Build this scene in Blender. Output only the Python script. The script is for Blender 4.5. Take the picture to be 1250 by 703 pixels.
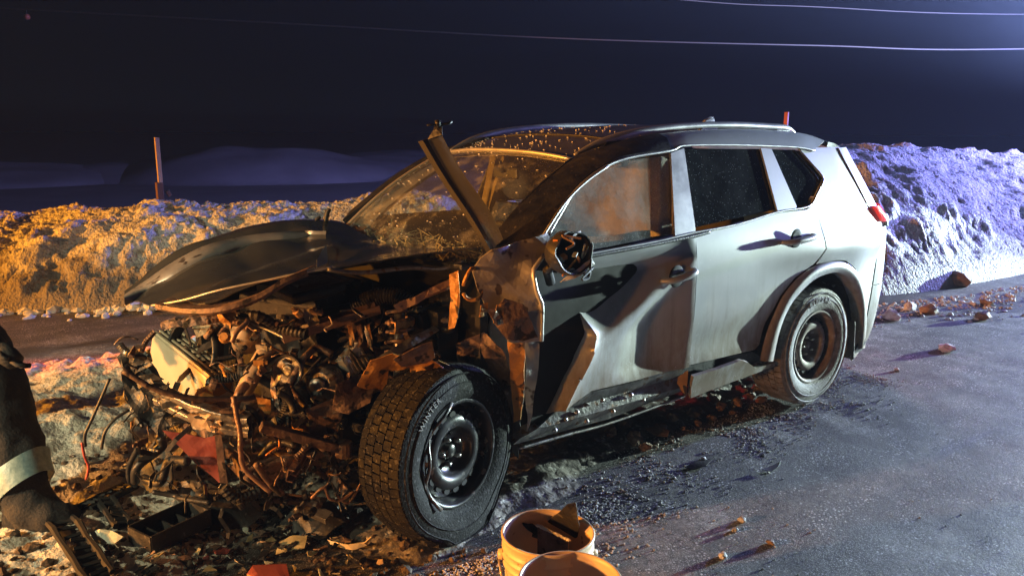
import bpy, bmesh, math, random
from mathutils import Vector, Matrix, noise
from mathutils.geometry import delaunay_2d_cdt

for o in list(bpy.data.objects): bpy.data.objects.remove(o)
SC = bpy.context.scene
COL = SC.collection
RND = random.Random(7)

# ------------------------------------------------------------------ camera
CAM = Vector((4.24499, 3.38580, 1.64593))
YAW, PITCH, ROLL, FPX = -2.2238725, 0.1987913, 0.0043580, 941.18
_cy, _sy, _cp, _sp = math.cos(YAW), math.sin(YAW), math.cos(PITCH), math.sin(PITCH)
FWD = Vector((_cy*_cp, _sy*_cp, -_sp)); _r = Vector((_sy, -_cy, 0)); _u = _r.cross(FWD)
RGT = math.cos(ROLL)*_r + math.sin(ROLL)*_u
UPV = -math.sin(ROLL)*_r + math.cos(ROLL)*_u
cd = bpy.data.cameras.new('camera'); cam = bpy.data.objects.new('camera', cd); COL.objects.link(cam)
m = Matrix.Identity(4)
for i, v in enumerate((RGT, UPV, -FWD)):
    for k in range(3): m[k][i] = v[k]
m.translation = CAM
cam.matrix_world = m
cd.sensor_width = 36; cd.lens = FPX/1250*36; cd.clip_end = 3000; cd.clip_start = 0.05
SC.camera = cam

# ------------------------------------------------------------------ world, exposure
W = bpy.data.worlds.new('World'); SC.world = W; W.use_nodes = True
nt = W.node_tree; bg = nt.nodes['Background']
sky = nt.nodes.new('ShaderNodeTexSky'); sky.sky_type = 'NISHITA'; sky.sun_disc = False
sky.sun_elevation = math.radians(-9.0); sky.sun_rotation = math.radians(120)
nt.links.new(sky.outputs[0], bg.inputs[0]); bg.inputs[1].default_value = 0.05
SC.view_settings.view_transform = 'Standard'; SC.view_settings.look = 'None'
SC.view_settings.exposure = 0.92; SC.view_settings.gamma = 1
SC.render.engine = 'CYCLES'; SC.cycles.use_denoising = True
SC.cycles.max_bounces = 8; SC.cycles.transparent_max_bounces = 16; SC.cycles.volume_bounces = 0
SC.cycles.sample_clamp_indirect = 4

# ------------------------------------------------------------------ lamps of the vehicles standing round the wreck, plus an added haze lamp (all beyond the frame)
def lamp(name, loc, target, color, watts, size=0.12, cone=70, blend=0.4):
    """cone None: a beacon that shines all round"""
    l = bpy.data.lights.new(name, 'SPOT' if cone else 'POINT'); l.energy = watts; l.color = color; l.shadow_soft_size = size
    o = bpy.data.objects.new(name, l); COL.objects.link(o); o.location = loc
    if cone:
        l.spot_size = math.radians(cone); l.spot_blend = blend
        o.rotation_euler = (Vector(target)-Vector(loc)).to_track_quat('-Z', 'Y').to_euler()
    return o
lamp('headlamp_lamp', (-18.0, 3.9, 1.45), (0, 0.80, 0.5), (0.78, 1.0, 0.90), 25000, 0.12, 24.5, 0.5)
lamp('blue_beacon_lamp', (-12.8, 1.9, 3.1), None, (0.28, 0.31, 1.0), 4300, 0.2, None)
lamp('blue_haze_glow_lamp', (-9.2, 0.55, 2.0), (-9.2, 0.3, 6.0), (0.54, 0.58, 1.0), 46000, 0.2, 168, 1.0)  # added lamp, aimed upward so that only the haze glows
lamp('red_beacon_lamp', (-12.5, 2.2, 3.4), None, (1.0, 0.14, 0.34), 150, 0.2, None)
lamp('amber_beacon_lamp', (12.5, -6.6, 2.6), (3.1, -3.3, 3.2), (1.0, 0.33, 0.02), 5000, 0.15, 56, 0.25)
lamp('amber_flasher_lamp', (10.5, -1.0, 1.55), (3.0, 0.55, 0.80), (1.0, 0.40, 0.10), 2500, 0.12, 23, 0.5)
lamp('amber_marker_lamp', (10.5, 2.3, 1.2), (2.6, 0.80, 0.90), (1.0, 0.36, 0.05), 600, 0.10, 13, 0.6)
lamp('work_lamp', (8.4, 0.6, 2.7), (3.4, -1.8, 0.1), (1.0, 0.92, 0.56), 560, 0.15, 56, 0.8)
lamp('tail_lamp_lamp', (6.0, -4.4, 1.0), (3.5, -2.45, 0.1), (1.0, 0.05, 0.04), 900, 0.1, 20, 0.4)

# ------------------------------------------------------------------ projection helpers (photograph pixel to a point in the place)
def ray(px, py): return FWD + RGT*((px-625)/FPX) - UPV*((py-351.5)/FPX)
def aty(px, py, y): d = ray(px, py); return CAM + d*((y-CAM.y)/d.y)
def atx(px, py, x): d = ray(px, py); return CAM + d*((x-CAM.x)/d.x)
def atz(px, py, z=0.0): d = ray(px, py); return CAM + d*((z-CAM.z)/d.z)
def atd(px, py, dep): return CAM + ray(px, py)*dep
def lerp(a, b, t): return a+(b-a)*t
def interp(t, T):
    if t <= T[0][0]: return T[0][1]
    for (a, va), (b, vb) in zip(T, T[1:]):
        if t <= b:
            k = (t-a)/(b-a); return va+(vb-va)*k
    return T[-1][1]
def sstep(a, b, x):
    t = max(0, min(1, (x-a)/(b-a))); return t*t*(3-2*t)
def nz(p, s=1.0, seed=0.0): return noise.noise(Vector((p[0]*s+seed, p[1]*s-seed*.7, p[2]*s+seed*.31)))

# ------------------------------------------------------------------ materials
MATS = {}
def M(name, c1, c2=None, scale=12, rough=(0.45, 0.7), metal=0.0, bump=0.0, bscale=60, coat=0.0, c3=None, c3scale=90, c3cut=0.62, detail=6, spec=0.5, vary=0.0, bdist=.02):
    m = bpy.data.materials.new(name); m.use_nodes = True; N = m.node_tree.nodes; L = m.node_tree.links
    p = N['Principled BSDF']; MATS[name] = m
    tc = N.new('ShaderNodeTexCoord'); co = tc.outputs['Object']
    n = N.new('ShaderNodeTexNoise'); n.inputs['Scale'].default_value = scale; n.inputs['Detail'].default_value = detail; n.inputs['Roughness'].default_value = .65
    L.new(co, n.inputs['Vector'])
    cr = N.new('ShaderNodeValToRGB'); cr.color_ramp.elements[0].position = .35; cr.color_ramp.elements[1].position = .68
    cr.color_ramp.elements[0].color = (*c1, 1); cr.color_ramp.elements[1].color = (*(c2 or c1), 1)
    L.new(n.outputs[0], cr.inputs[0]); col = cr.outputs[0]
    if c3:
        n3 = N.new('ShaderNodeTexNoise'); n3.inputs['Scale'].default_value = c3scale; n3.inputs['Detail'].default_value = 2
        L.new(co, n3.inputs['Vector'])
        r3 = N.new('ShaderNodeValToRGB'); r3.color_ramp.elements[0].position = c3cut; r3.color_ramp.elements[1].position = min(1, c3cut+.06)
        L.new(n3.outputs[0], r3.inputs[0])
        mx = N.new('ShaderNodeMix'); mx.data_type = 'RGBA'; L.new(r3.outputs[0], mx.inputs[0]); L.new(col, mx.inputs[6]); mx.inputs[7].default_value = (*c3, 1)
        col = mx.outputs[2]
    if vary:
        oi = N.new('ShaderNodeObjectInfo'); hs = N.new('ShaderNodeHueSaturation')
        mr = N.new('ShaderNodeMapRange'); mr.inputs[3].default_value = 1-vary; mr.inputs[4].default_value = 1+vary
        L.new(oi.outputs['Random'], mr.inputs[0]); L.new(mr.outputs[0], hs.inputs['Value']); L.new(col, hs.inputs['Color']); col = hs.outputs[0]
    L.new(col, p.inputs['Base Color'])
    rr = N.new('ShaderNodeMapRange'); rr.inputs[1].default_value = .3; rr.inputs[2].default_value = .7
    rr.inputs[3].default_value = rough[0]; rr.inputs[4].default_value = rough[1]
    L.new(n.outputs[0], rr.inputs[0]); L.new(rr.outputs[0], p.inputs['Roughness'])
    p.inputs['Metallic'].default_value = metal; p.inputs['Coat Weight'].default_value = coat; p.inputs['Coat Roughness'].default_value = .08
    p.inputs['Specular IOR Level'].default_value = spec
    if bump:
        nb = N.new('ShaderNodeTexNoise'); nb.inputs['Scale'].default_value = bscale; nb.inputs['Detail'].default_value = 5
        L.new(co, nb.inputs['Vector'])
        b = N.new('ShaderNodeBump'); b.inputs['Strength'].default_value = bump; b.inputs['Distance'].default_value = bdist
        L.new(nb.outputs[0], b.inputs['Height']); L.new(b.outputs[0], p.inputs['Normal'])
    return m

def paint_material():
    """silver metallic paint, muddy near the sills, flecked with ice"""
    m = M('silver_paint', (.40, .41, .42), (.49, .50, .51), scale=2.6, rough=(.30, .50), metal=.30, coat=.4, detail=12)
    N = m.node_tree.nodes; L = m.node_tree.links; p = N['Principled BSDF']
    src = p.inputs['Base Color'].links[0].from_socket
    g = N.new('ShaderNodeNewGeometry'); sx = N.new('ShaderNodeSeparateXYZ'); L.new(g.outputs['Position'], sx.inputs[0])
    mr = N.new('ShaderNodeMapRange'); mr.inputs[1].default_value = 1.0; mr.inputs[2].default_value = .38; mr.inputs[3].default_value = 0; mr.inputs[4].default_value = .80
    L.new(sx.outputs[2], mr.inputs[0])
    n = N.new('ShaderNodeTexNoise'); n.inputs['Scale'].default_value = 5; n.inputs['Detail'].default_value = 9; n.inputs['Roughness'].default_value = .75
    mp = N.new('ShaderNodeMapping'); mp.inputs['Scale'].default_value = (1.6, 1.6, .8); L.new(g.outputs['Position'], mp.inputs[0]); L.new(mp.outputs[0], n.inputs['Vector'])
    mu = N.new('ShaderNodeMath'); mu.operation = 'MULTIPLY'; L.new(mr.outputs[0], mu.inputs[0]); L.new(n.outputs[0], mu.inputs[1])
    r = N.new('ShaderNodeValToRGB'); r.color_ramp.elements[0].position = .12; r.color_ramp.elements[1].position = .42; L.new(mu.outputs[0], r.inputs[0])
    mx = N.new('ShaderNodeMix'); mx.data_type = 'RGBA'; L.new(r.outputs[0], mx.inputs[0]); L.new(src, mx.inputs[6]); mx.inputs[7].default_value = (.19, .145, .105, 1)
    sm = N.new('ShaderNodeMapping'); sm.inputs['Scale'].default_value = (26, 26, 1.3); L.new(g.outputs['Position'], sm.inputs[0])
    sn = N.new('ShaderNodeTexNoise'); sn.inputs['Scale'].default_value = 1; sn.inputs['Detail'].default_value = 5; sn.inputs['Roughness'].default_value = .6; L.new(sm.outputs[0], sn.inputs['Vector'])
    s_a = N.new('ShaderNodeMapRange'); s_a.inputs[1].default_value = .50; s_a.inputs[2].default_value = .70; s_a.inputs[4].default_value = .55; L.new(sn.outputs[0], s_a.inputs[0])
    s_b = N.new('ShaderNodeMapRange'); s_b.inputs[1].default_value = 1.0; s_b.inputs[2].default_value = .65; L.new(sx.outputs[2], s_b.inputs[0])
    s_m = N.new('ShaderNodeMath'); s_m.operation = 'MULTIPLY'; L.new(s_a.outputs[0], s_m.inputs[0]); L.new(s_b.outputs[0], s_m.inputs[1])
    s_x = N.new('ShaderNodeMix'); s_x.data_type = 'RGBA'; L.new(s_m.outputs[0], s_x.inputs[0]); L.new(src, s_x.inputs[6]); s_x.inputs[7].default_value = (.16, .14, .12, 1); L.new(s_x.outputs[2], mx.inputs[6])
    v = N.new('ShaderNodeTexVoronoi'); v.inputs['Scale'].default_value = 75; L.new(g.outputs['Position'], v.inputs['Vector'])
    n2 = N.new('ShaderNodeTexNoise'); n2.inputs['Scale'].default_value = 3.0; L.new(g.outputs['Position'], n2.inputs['Vector'])
    vr = N.new('ShaderNodeMapRange'); vr.inputs[1].default_value = .16; vr.inputs[2].default_value = .10; L.new(v.outputs['Distance'], vr.inputs[0])
    nr = N.new('ShaderNodeMapRange'); nr.inputs[1].default_value = .50; nr.inputs[2].default_value = .62; L.new(n2.outputs[0], nr.inputs[0])
    vm = N.new('ShaderNodeMath'); vm.operation = 'MULTIPLY'; L.new(vr.outputs[0], vm.inputs[0]); L.new(nr.outputs[0], vm.inputs[1])
    sc = N.new('ShaderNodeSeparateColor'); L.new(v.outputs['Color'], sc.inputs[0])
    gt = N.new('ShaderNodeMath'); gt.operation = 'GREATER_THAN'; gt.inputs[1].default_value = .55; L.new(sc.outputs[0], gt.inputs[0])
    vm2 = N.new('ShaderNodeMath'); vm2.operation = 'MULTIPLY'; L.new(vm.outputs[0], vm2.inputs[0]); L.new(gt.outputs[0], vm2.inputs[1])
    mx2 = N.new('ShaderNodeMix'); mx2.data_type = 'RGBA'; L.new(vm2.outputs[0], mx2.inputs[0]); L.new(mx.outputs[2], mx2.inputs[6]); mx2.inputs[7].default_value = (.8, .82, .85, 1)
    L.new(mx2.outputs[2], p.inputs['Base Color'])
    iv = N.new('ShaderNodeMath'); iv.operation = 'MAXIMUM'; L.new(r.outputs[0], iv.inputs[0]); L.new(vm2.outputs[0], iv.inputs[1])
    mm = N.new('ShaderNodeMapRange'); mm.inputs[3].default_value = .30; mm.inputs[4].default_value = 0; L.new(iv.outputs[0], mm.inputs[0]); L.new(mm.outputs[0], p.inputs['Metallic'])
    m2 = N.new('ShaderNodeMapRange'); m2.inputs[3].default_value = .4; m2.inputs[4].default_value = 0; L.new(iv.outputs[0], m2.inputs[0]); L.new(m2.outputs[0], p.inputs['Coat Weight'])
    m3 = N.new('ShaderNodeMapRange'); m3.inputs[3].default_value = .36; m3.inputs[4].default_value = .85; L.new(iv.outputs[0], m3.inputs[0]); L.new(m3.outputs[0], p.inputs['Roughness'])
    return m

def glass_material(name, tint, dust, dscale, cut, dustcol=(.55, .55, .55), base=0.0, spk=.55):
    m = bpy.data.materials.new(name); m.use_nodes = True; N = m.node_tree.nodes; L = m.node_tree.links; MATS[name] = m
    N.remove(N['Principled BSDF']); out = N['Material Output']
    tr = N.new('ShaderNodeBsdfTransparent'); tr.inputs[0].default_value = (*tint, 1)
    gl = N.new('ShaderNodeBsdfGlossy'); gl.inputs['Roughness'].default_value = .03; gl.inputs[0].default_value = (.9, .9, .9, 1)
    fr = N.new('ShaderNodeFresnel'); gb = N.new('ShaderNodeNewGeometry'); mi = N.new('ShaderNodeMath'); mi.operation = 'MULTIPLY_ADD'; mi.inputs[1].default_value = -.83333; mi.inputs[2].default_value = 1.5
    L.new(gb.outputs['Backfacing'], mi.inputs[0]); L.new(mi.outputs[0], fr.inputs[0])
    m1 = N.new('ShaderNodeMixShader'); L.new(fr.outputs[0], m1.inputs[0]); L.new(tr.outputs[0], m1.inputs[1]); L.new(gl.outputs[0], m1.inputs[2])
    df = N.new('ShaderNodeBsdfDiffuse'); df.inputs[0].default_value = (*dustcol, 1)
    g = N.new('ShaderNodeNewGeometry')
    n = N.new('ShaderNodeTexNoise'); n.inputs['Scale'].default_value = dscale; n.inputs['Detail'].default_value = 8; n.inputs['Roughness'].default_value = .7; L.new(g.outputs['Position'], n.inputs['Vector'])
    r = N.new('ShaderNodeMapRange'); r.inputs[1].default_value = cut; r.inputs[2].default_value = cut+.25; r.inputs[3].default_value = base; r.inputs[4].default_value = dust; L.new(n.outputs[0], r.inputs[0])
    v = N.new('ShaderNodeTexVoronoi'); v.inputs['Scale'].default_value = 95; L.new(g.outputs['Position'], v.inputs['Vector'])
    sc = N.new('ShaderNodeSeparateColor'); L.new(v.outputs['Color'], sc.inputs[0])
    gt = N.new('ShaderNodeMath'); gt.operation = 'GREATER_THAN'; gt.inputs[1].default_value = spk; L.new(sc.outputs[0], gt.inputs[0])
    lt = N.new('ShaderNodeMath'); lt.operation = 'LESS_THAN'; lt.inputs[1].default_value = .17; L.new(v.outputs['Distance'], lt.inputs[0])
    mu = N.new('ShaderNodeMath'); mu.operation = 'MULTIPLY'; L.new(gt.outputs[0], mu.inputs[0]); L.new(lt.outputs[0], mu.inputs[1])
    mu2 = N.new('ShaderNodeMath'); mu2.operation = 'MULTIPLY'; L.new(mu.outputs[0], mu2.inputs[0]); L.new(n.outputs[0], mu2.inputs[1])
    ad = N.new('ShaderNodeMath'); ad.operation = 'MAXIMUM'; L.new(r.outputs[0], ad.inputs[0]); L.new(mu2.outputs[0], ad.inputs[1])
    m2 = N.new('ShaderNodeMixShader'); L.new(ad.outputs[0], m2.inputs[0]); L.new(m1.outputs[0], m2.inputs[1]); L.new(df.outputs[0], m2.inputs[2])
    L.new(m2.outputs[0], out.inputs[0]); return m

paint_material()
M('raw_paint', (.33, .31, .30), (.42, .40, .38), scale=9, rough=(.28, .5), metal=.45, bump=.12, bscale=25, c3=(.10, .08, .07), c3scale=16, c3cut=.60)
M('hood_paint', (.075, .073, .066), (.10, .098, .09), scale=5, rough=(.16, .30), metal=.4, coat=.7)
M('roof_black', (.05, .05, .054), (.085, .085, .09), scale=6, rough=(.28, .42), coat=.4, c3=(.5, .5, .52), c3scale=60, c3cut=.70)
M('rail_metal', (.42, .42, .43), (.5, .5, .5), scale=10, rough=(.3, .42), metal=.6)
M('black_plastic', (.012, .012, .013), (.03, .029, .028), scale=14, rough=(.38, .65), bump=.15, bscale=90, c3=(.09, .08, .07), c3scale=40, c3cut=.66)
M('dark_void', (.006, .006, .006), (.012, .011, .010), scale=8, rough=(.7, .9))
M('rubber', (.007, .007, .007), (.016, .016, .015), scale=18, rough=(.62, .85), bump=.25, bscale=120, c3=(.06, .06, .062), c3scale=70, c3cut=.60, spec=.15)
M('rubber_snowy', (.13, .12, .11), (.32, .31, .30), scale=22, rough=(.6, .85), bump=.3, bscale=110, c3=(.10, .075, .055), c3scale=14, c3cut=.60)
M('wheel_black', (.012, .012, .013), (.028, .027, .026), scale=9, rough=(.22, .45), metal=.2, coat=.3, c3=(.16, .15, .14), c3scale=28, c3cut=.64)
M('wheel_muddy', (.12, .075, .05), (.34, .29, .25), scale=9, rough=(.5, .8), c3=(.5, .48, .46), c3scale=18, c3cut=.62)
M('steel', (.30, .29, .28), (.42, .41, .39), scale=14, rough=(.28, .5), metal=.8, bump=.1, bscale=60, c3=(.12, .07, .04), c3scale=24, c3cut=.63)
M('dull_steel', (.10, .095, .09), (.26, .25, .24), scale=11, rough=(.25, .5), metal=.6, bump=.2, bscale=50, c3=(.12, .07, .04), c3scale=22, c3cut=.60)
M('aluminium', (.55, .54, .50), (.68, .67, .63), scale=9, rough=(.32, .5), metal=.5, bump=.12, bscale=40, c3=(.2, .18, .15), c3scale=22, c3cut=.66)
M('primer_metal', (.36, .17, .04), (.50, .27, .08), scale=13, rough=(.4, .65), metal=.25, bump=.25, bscale=45, c3=(.06, .045, .03), c3scale=20, c3cut=.60)
M('rust_brown', (.07, .045, .034), (.23, .15, .115), scale=16, rough=(.45, .75), metal=.25, bump=.3, bscale=55, c3=(.03, .022, .018), c3scale=24, c3cut=.58)
M('copper_hose', (.20, .12, .085), (.33, .22, .16), scale=12, rough=(.25, .5), metal=.3, bump=.2, c3=(.05, .04, .03), c3scale=30, c3cut=.62)
M('red_plastic', (.22, .05, .04), (.30, .08, .06), scale=9, rough=(.3, .5), bump=.05, c3=(.06, .03, .03), c3scale=30, c3cut=.66)
M('wire_black', (.015, .014, .014), (.035, .032, .03), rough=(.4, .6))
M('wire_tan', (.34, .25, .17), (.42, .32, .22), rough=(.4, .6))
M('wire_orange', (.50, .18, .04), (.6, .25, .06), rough=(.4, .6))
M('wire_red', (.40, .05, .035), (.5, .08, .05), rough=(.4, .6))
M('cream_plastic', (.50, .43, .30), (.58, .50, .36), scale=9, rough=(.35, .55), c3=(.25, .2, .14), c3scale=40, c3cut=.74)
M('lamp_red', (.45, .02, .02), (.55, .03, .03), rough=(.08, .15), coat=.7)
_e = M('lamp_red_lit', (.45, .02, .02), (.55, .03, .03), rough=(.08, .15), coat=.7); _e.node_tree.nodes['Principled BSDF'].inputs['Emission Color'].default_value = (1, .06, .05, 1); _e.node_tree.nodes['Principled BSDF'].inputs['Emission Strength'].default_value = .35
M('seat_cloth', (.05, .048, .046), (.09, .085, .08), scale=30, rough=(.8, .95), bump=.2, bscale=150)
M('trim_beige', (.30, .25, .19), (.36, .30, .23), scale=8, rough=(.6, .8), bump=.1)
M('airbag_cloth', (.42, .36, .30), (.5, .45, .38), scale=7, rough=(.8, .95), bump=.25, bscale=25)
M('shard_glass', (.35, .40, .36), (.62, .66, .58), scale=9, rough=(.12, .3))
M('straw_bits', (.32, .27, .14), (.55, .50, .30), scale=30, rough=(.5, .8))
M('mud', (.055, .038, .027), (.11, .075, .05), scale=18, rough=(.6, .9), bump=.5, bscale=40, c3=(.32, .29, .26), c3scale=22, c3cut=.66)
M('snow', (.52, .53, .55), (.84, .85, .87), scale=30, rough=(.55, .75), bump=1.0, bscale=34, bdist=.045, c3=(.40, .37, .33), c3scale=5, c3cut=.60)
M('snow_dirty', (.50, .47, .40), (.76, .73, .66), scale=12, rough=(.55, .75), bump=.9, bscale=40, c3=(.20, .17, .13), c3scale=7, c3cut=.63)
M('slush', (.10, .09, .08), (.34, .31, .27), scale=9, rough=(.35, .7), bump=.6, bscale=35, c3=(.6, .58, .54), c3scale=18, c3cut=.60)
M('ice_chunk', (.46, .45, .44), (.70, .70, .69), scale=16, rough=(.65, .9), bump=.5, bscale=50, vary=.25, spec=.2)
M('brown_clod', (.16, .10, .06), (.30, .20, .13), scale=14, rough=(.6, .85), bump=.4, bscale=40, vary=.25)
M('wood', (.40, .29, .18), (.50, .38, .25), scale=6, rough=(.6, .8), bump=.2)
M('wood_dark', (.10, .05, .04), (.15, .08, .06), scale=6, rough=(.6, .8))
M('stake_red', (.55, .13, .07), (.62, .18, .10), scale=6, rough=(.4, .6))
M('bucket_plastic', (.66, .50, .33), (.74, .60, .43), scale=5, rough=(.34, .5), bump=.04, bscale=20, c3=(.30, .20, .12), c3scale=26, c3cut=.70)
M('cable_grey', (.06, .06, .063), rough=(.5, .7))
M('gear_black', (.016, .016, .018), (.03, .03, .033), scale=30, rough=(.75, .92), bump=.3, bscale=90)
M('stripe_reflective', (.16, .27, .31), (.30, .44, .48), scale=40, rough=(.3, .45), bump=.1)
M('skin', (.50, .28, .20), (.56, .33, .25), rough=(.45, .6))
M('far_snow', (.40, .39, .40), (.52, .51, .51), scale=.6, rough=(.6, .8), bump=.3, bscale=4)
_m = MATS['airbag_cloth']; _n = _m.node_tree.nodes; _l = _m.node_tree.links; _t = _n.new('ShaderNodeBsdfTranslucent'); _t.inputs[0].default_value = (.85, .78, .68, 1)
_x = _n.new('ShaderNodeMixShader'); _x.inputs[0].default_value = .8; _l.new(_n['Principled BSDF'].outputs[0], _x.inputs[1]); _l.new(_t.outputs[0], _x.inputs[2]); _l.new(_x.outputs[0], _n['Material Output'].inputs[0])
glass_material('windscreen_glass', (.95, .97, .96), .30, 7, .50, (.55, .52, .44), base=.03, spk=.70)
glass_material('door_glass_dusty', (.93, .96, .94), .32, 5, .42, (.72, .73, .70), base=.08, spk=.08)
glass_material('privacy_glass', (.05, .055, .06), .07, 4, .45, (.5, .55, .6), base=.02, spk=.55)
glass_material('clear_glass', (.95, .97, .96), .06, 8, .50, (.5, .5, .5), base=.01, spk=.8)

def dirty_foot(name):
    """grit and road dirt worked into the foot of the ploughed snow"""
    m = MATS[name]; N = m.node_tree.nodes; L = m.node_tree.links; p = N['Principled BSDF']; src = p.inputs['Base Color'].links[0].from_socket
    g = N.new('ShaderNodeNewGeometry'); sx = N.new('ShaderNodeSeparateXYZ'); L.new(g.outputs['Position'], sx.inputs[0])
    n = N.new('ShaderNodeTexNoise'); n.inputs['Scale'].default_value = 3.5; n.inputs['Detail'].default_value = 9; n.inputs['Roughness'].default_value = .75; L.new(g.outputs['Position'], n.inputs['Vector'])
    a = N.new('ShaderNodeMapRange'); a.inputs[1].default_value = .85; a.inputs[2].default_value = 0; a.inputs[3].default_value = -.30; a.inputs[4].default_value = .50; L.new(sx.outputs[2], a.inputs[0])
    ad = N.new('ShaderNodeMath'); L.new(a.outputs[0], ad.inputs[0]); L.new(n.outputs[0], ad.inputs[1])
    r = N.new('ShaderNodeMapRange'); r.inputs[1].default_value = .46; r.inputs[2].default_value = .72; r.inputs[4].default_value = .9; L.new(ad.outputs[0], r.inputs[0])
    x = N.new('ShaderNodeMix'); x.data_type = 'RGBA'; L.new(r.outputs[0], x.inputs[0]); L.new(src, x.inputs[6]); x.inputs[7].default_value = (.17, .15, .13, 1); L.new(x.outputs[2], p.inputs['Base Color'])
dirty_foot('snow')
def asphalt_material():
    m = bpy.data.materials.new('asphalt'); m.use_nodes = True; N = m.node_tree.nodes; L = m.node_tree.links; p = N['Principled BSDF']; MATS['asphalt'] = m
    g = N.new('ShaderNodeNewGeometry'); P = g.outputs['Position']
    def nse(s, d=6, r=.6, vec=P):
        n = N.new('ShaderNodeTexNoise'); n.inputs['Scale'].default_value = s; n.inputs['Detail'].default_value = d; n.inputs['Roughness'].default_value = r; L.new(vec, n.inputs['Vector']); return n.outputs[0]
    def rng(s, a, b, c=0, d=1):
        r = N.new('ShaderNodeMapRange'); r.inputs[1].default_value = a; r.inputs[2].default_value = b; r.inputs[3].default_value = c; r.inputs[4].default_value = d; L.new(s, r.inputs[0]); return r.outputs[0]
    def mix(f, a, b):
        x = N.new('ShaderNodeMix'); x.data_type = 'RGBA'; L.new(f, x.inputs[0])
        for k, v in ((6, a), (7, b)):
            if isinstance(v, tuple): x.inputs[k].default_value = (*v, 1)
            else: L.new(v, x.inputs[k])
        return x.outputs[2]
    def mul(a, b):
        x = N.new('ShaderNodeMath'); x.operation = 'MULTIPLY'; L.new(a, x.inputs[0]); L.new(b, x.inputs[1]); return x.outputs[0]
    rot = N.new('ShaderNodeMapping'); rot.inputs['Rotation'].default_value = (0, 0, math.radians(12)); rot.inputs['Scale'].default_value = (.16, 1.5, 1); L.new(P, rot.inputs[0])
    big = nse(.9, 5, .6); fine = nse(120, 3, .7); streak = nse(1.6, 6, .65, rot.outputs[0]); mid = nse(16, 6, .75)
    col = mix(rng(fine, .35, .7), (.022, .021, .021), (.078, .074, .069))
    col = mix(rng(mid, .42, .66), col, (.060, .055, .049))
    col = mix(mul(rng(streak, .47, .66), rng(nse(26, 5, .7), .38, .62)), col, (.22, .20, .175))
    col = mix(mul(rng(nse(1.1, 6, .7), .54, .68), rng(nse(30, 5, .8), .40, .62)), col, (.36, .36, .36))
    v = N.new('ShaderNodeTexVoronoi'); v.inputs['Scale'].default_value = 58; L.new(P, v.inputs['Vector'])
    s1 = mul(rng(v.outputs['Distance'], .34, .16), rng(nse(5.5, 5, .7), .47, .60))
    col = mix(s1, col, (.70, .70, .70))
    v2 = N.new('ShaderNodeTexVoronoi'); v2.inputs['Scale'].default_value = 150; L.new(P, v2.inputs['Vector'])
    s2 = mul(rng(v2.outputs['Distance'], .38, .15), rng(nse(2.3, 5, .7), .34, .58))
    col = mix(s2, col, (.55, .54, .52))
    wet = rng(nse(.55, 5, .6, rot.outputs[0]), .52, .60)
    col = mix(wet, col, mix(rng(fine, .4, .7), (.018, .018, .020), (.07, .07, .072)))
    L.new(col, p.inputs['Base Color'])
    mr_ = N.new('ShaderNodeMapRange'); mr_.inputs[3].default_value = .70; mr_.inputs[4].default_value = .30; L.new(wet, mr_.inputs[0]); L.new(mr_.outputs[0], p.inputs['Roughness'])
    b = N.new('ShaderNodeBump'); b.inputs['Strength'].default_value = .8; b.inputs['Distance'].default_value = .007
    L.new(nse(60, 5, .8), b.inputs['Height']); L.new(b.outputs[0], p.inputs['Normal'])
asphalt_material()

# ------------------------------------------------------------------ object helpers
def tag(o, label=None, cat=None, group=None, kind=None):
    if label: o['label'] = label
    if cat: o['category'] = cat
    if group: o['group'] = group
    if kind: o['kind'] = kind
    return o
WORLD = {}
def empty(name, loc, label, cat, group=None):
    o = bpy.data.objects.new(name, None); COL.objects.link(o); o.location = loc; o.empty_display_size = .1
    WORLD[o] = Vector(loc); return tag(o, label, cat, group)
def link(name, verts, faces, mat, parent=None, smooth=True, solid=0.0, off=0.0, bevel=0.0, subsurf=0, split=False):
    """verts in world coordinates -> one mesh object with its origin at its middle"""
    vs = [Vector(v) for v in verts]
    lo = Vector((min(v.x for v in vs), min(v.y for v in vs), min(v.z for v in vs)))
    hi = Vector((max(v.x for v in vs), max(v.y for v in vs), max(v.z for v in vs)))
    c = (lo+hi)/2
    if parent is None: c.z = lo.z
    me = bpy.data.meshes.new(name); me.from_pydata([v-c for v in vs], [], faces); me.update()
    if smooth: me.polygons.foreach_set('use_smooth', [True]*len(me.polygons))
    me.materials.append(MATS[mat] if isinstance(mat, str) else mat)
    o = bpy.data.objects.new(name, me); COL.objects.link(o); WORLD[o] = c
    if parent is not None: o.parent = parent; o.location = c-WORLD[parent]
    else: o.location = c
    if solid:
        md = o.modifiers.new('solid', 'SOLIDIFY'); md.thickness = solid; md.offset = off
        if smooth: md = o.modifiers.new('split', 'EDGE_SPLIT'); md.split_angle = math.radians(40)
    if split: md = o.modifiers.new('split', 'EDGE_SPLIT'); md.split_angle = math.radians(32)
    if bevel:
        md = o.modifiers.new('bevel', 'BEVEL'); md.width = bevel; md.segments = 2; md.limit_method = 'ANGLE'
    if subsurf:
        md = o.modifiers.new('subsurf', 'SUBSURF'); md.levels = subsurf; md.render_levels = subsurf
    return o

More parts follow.
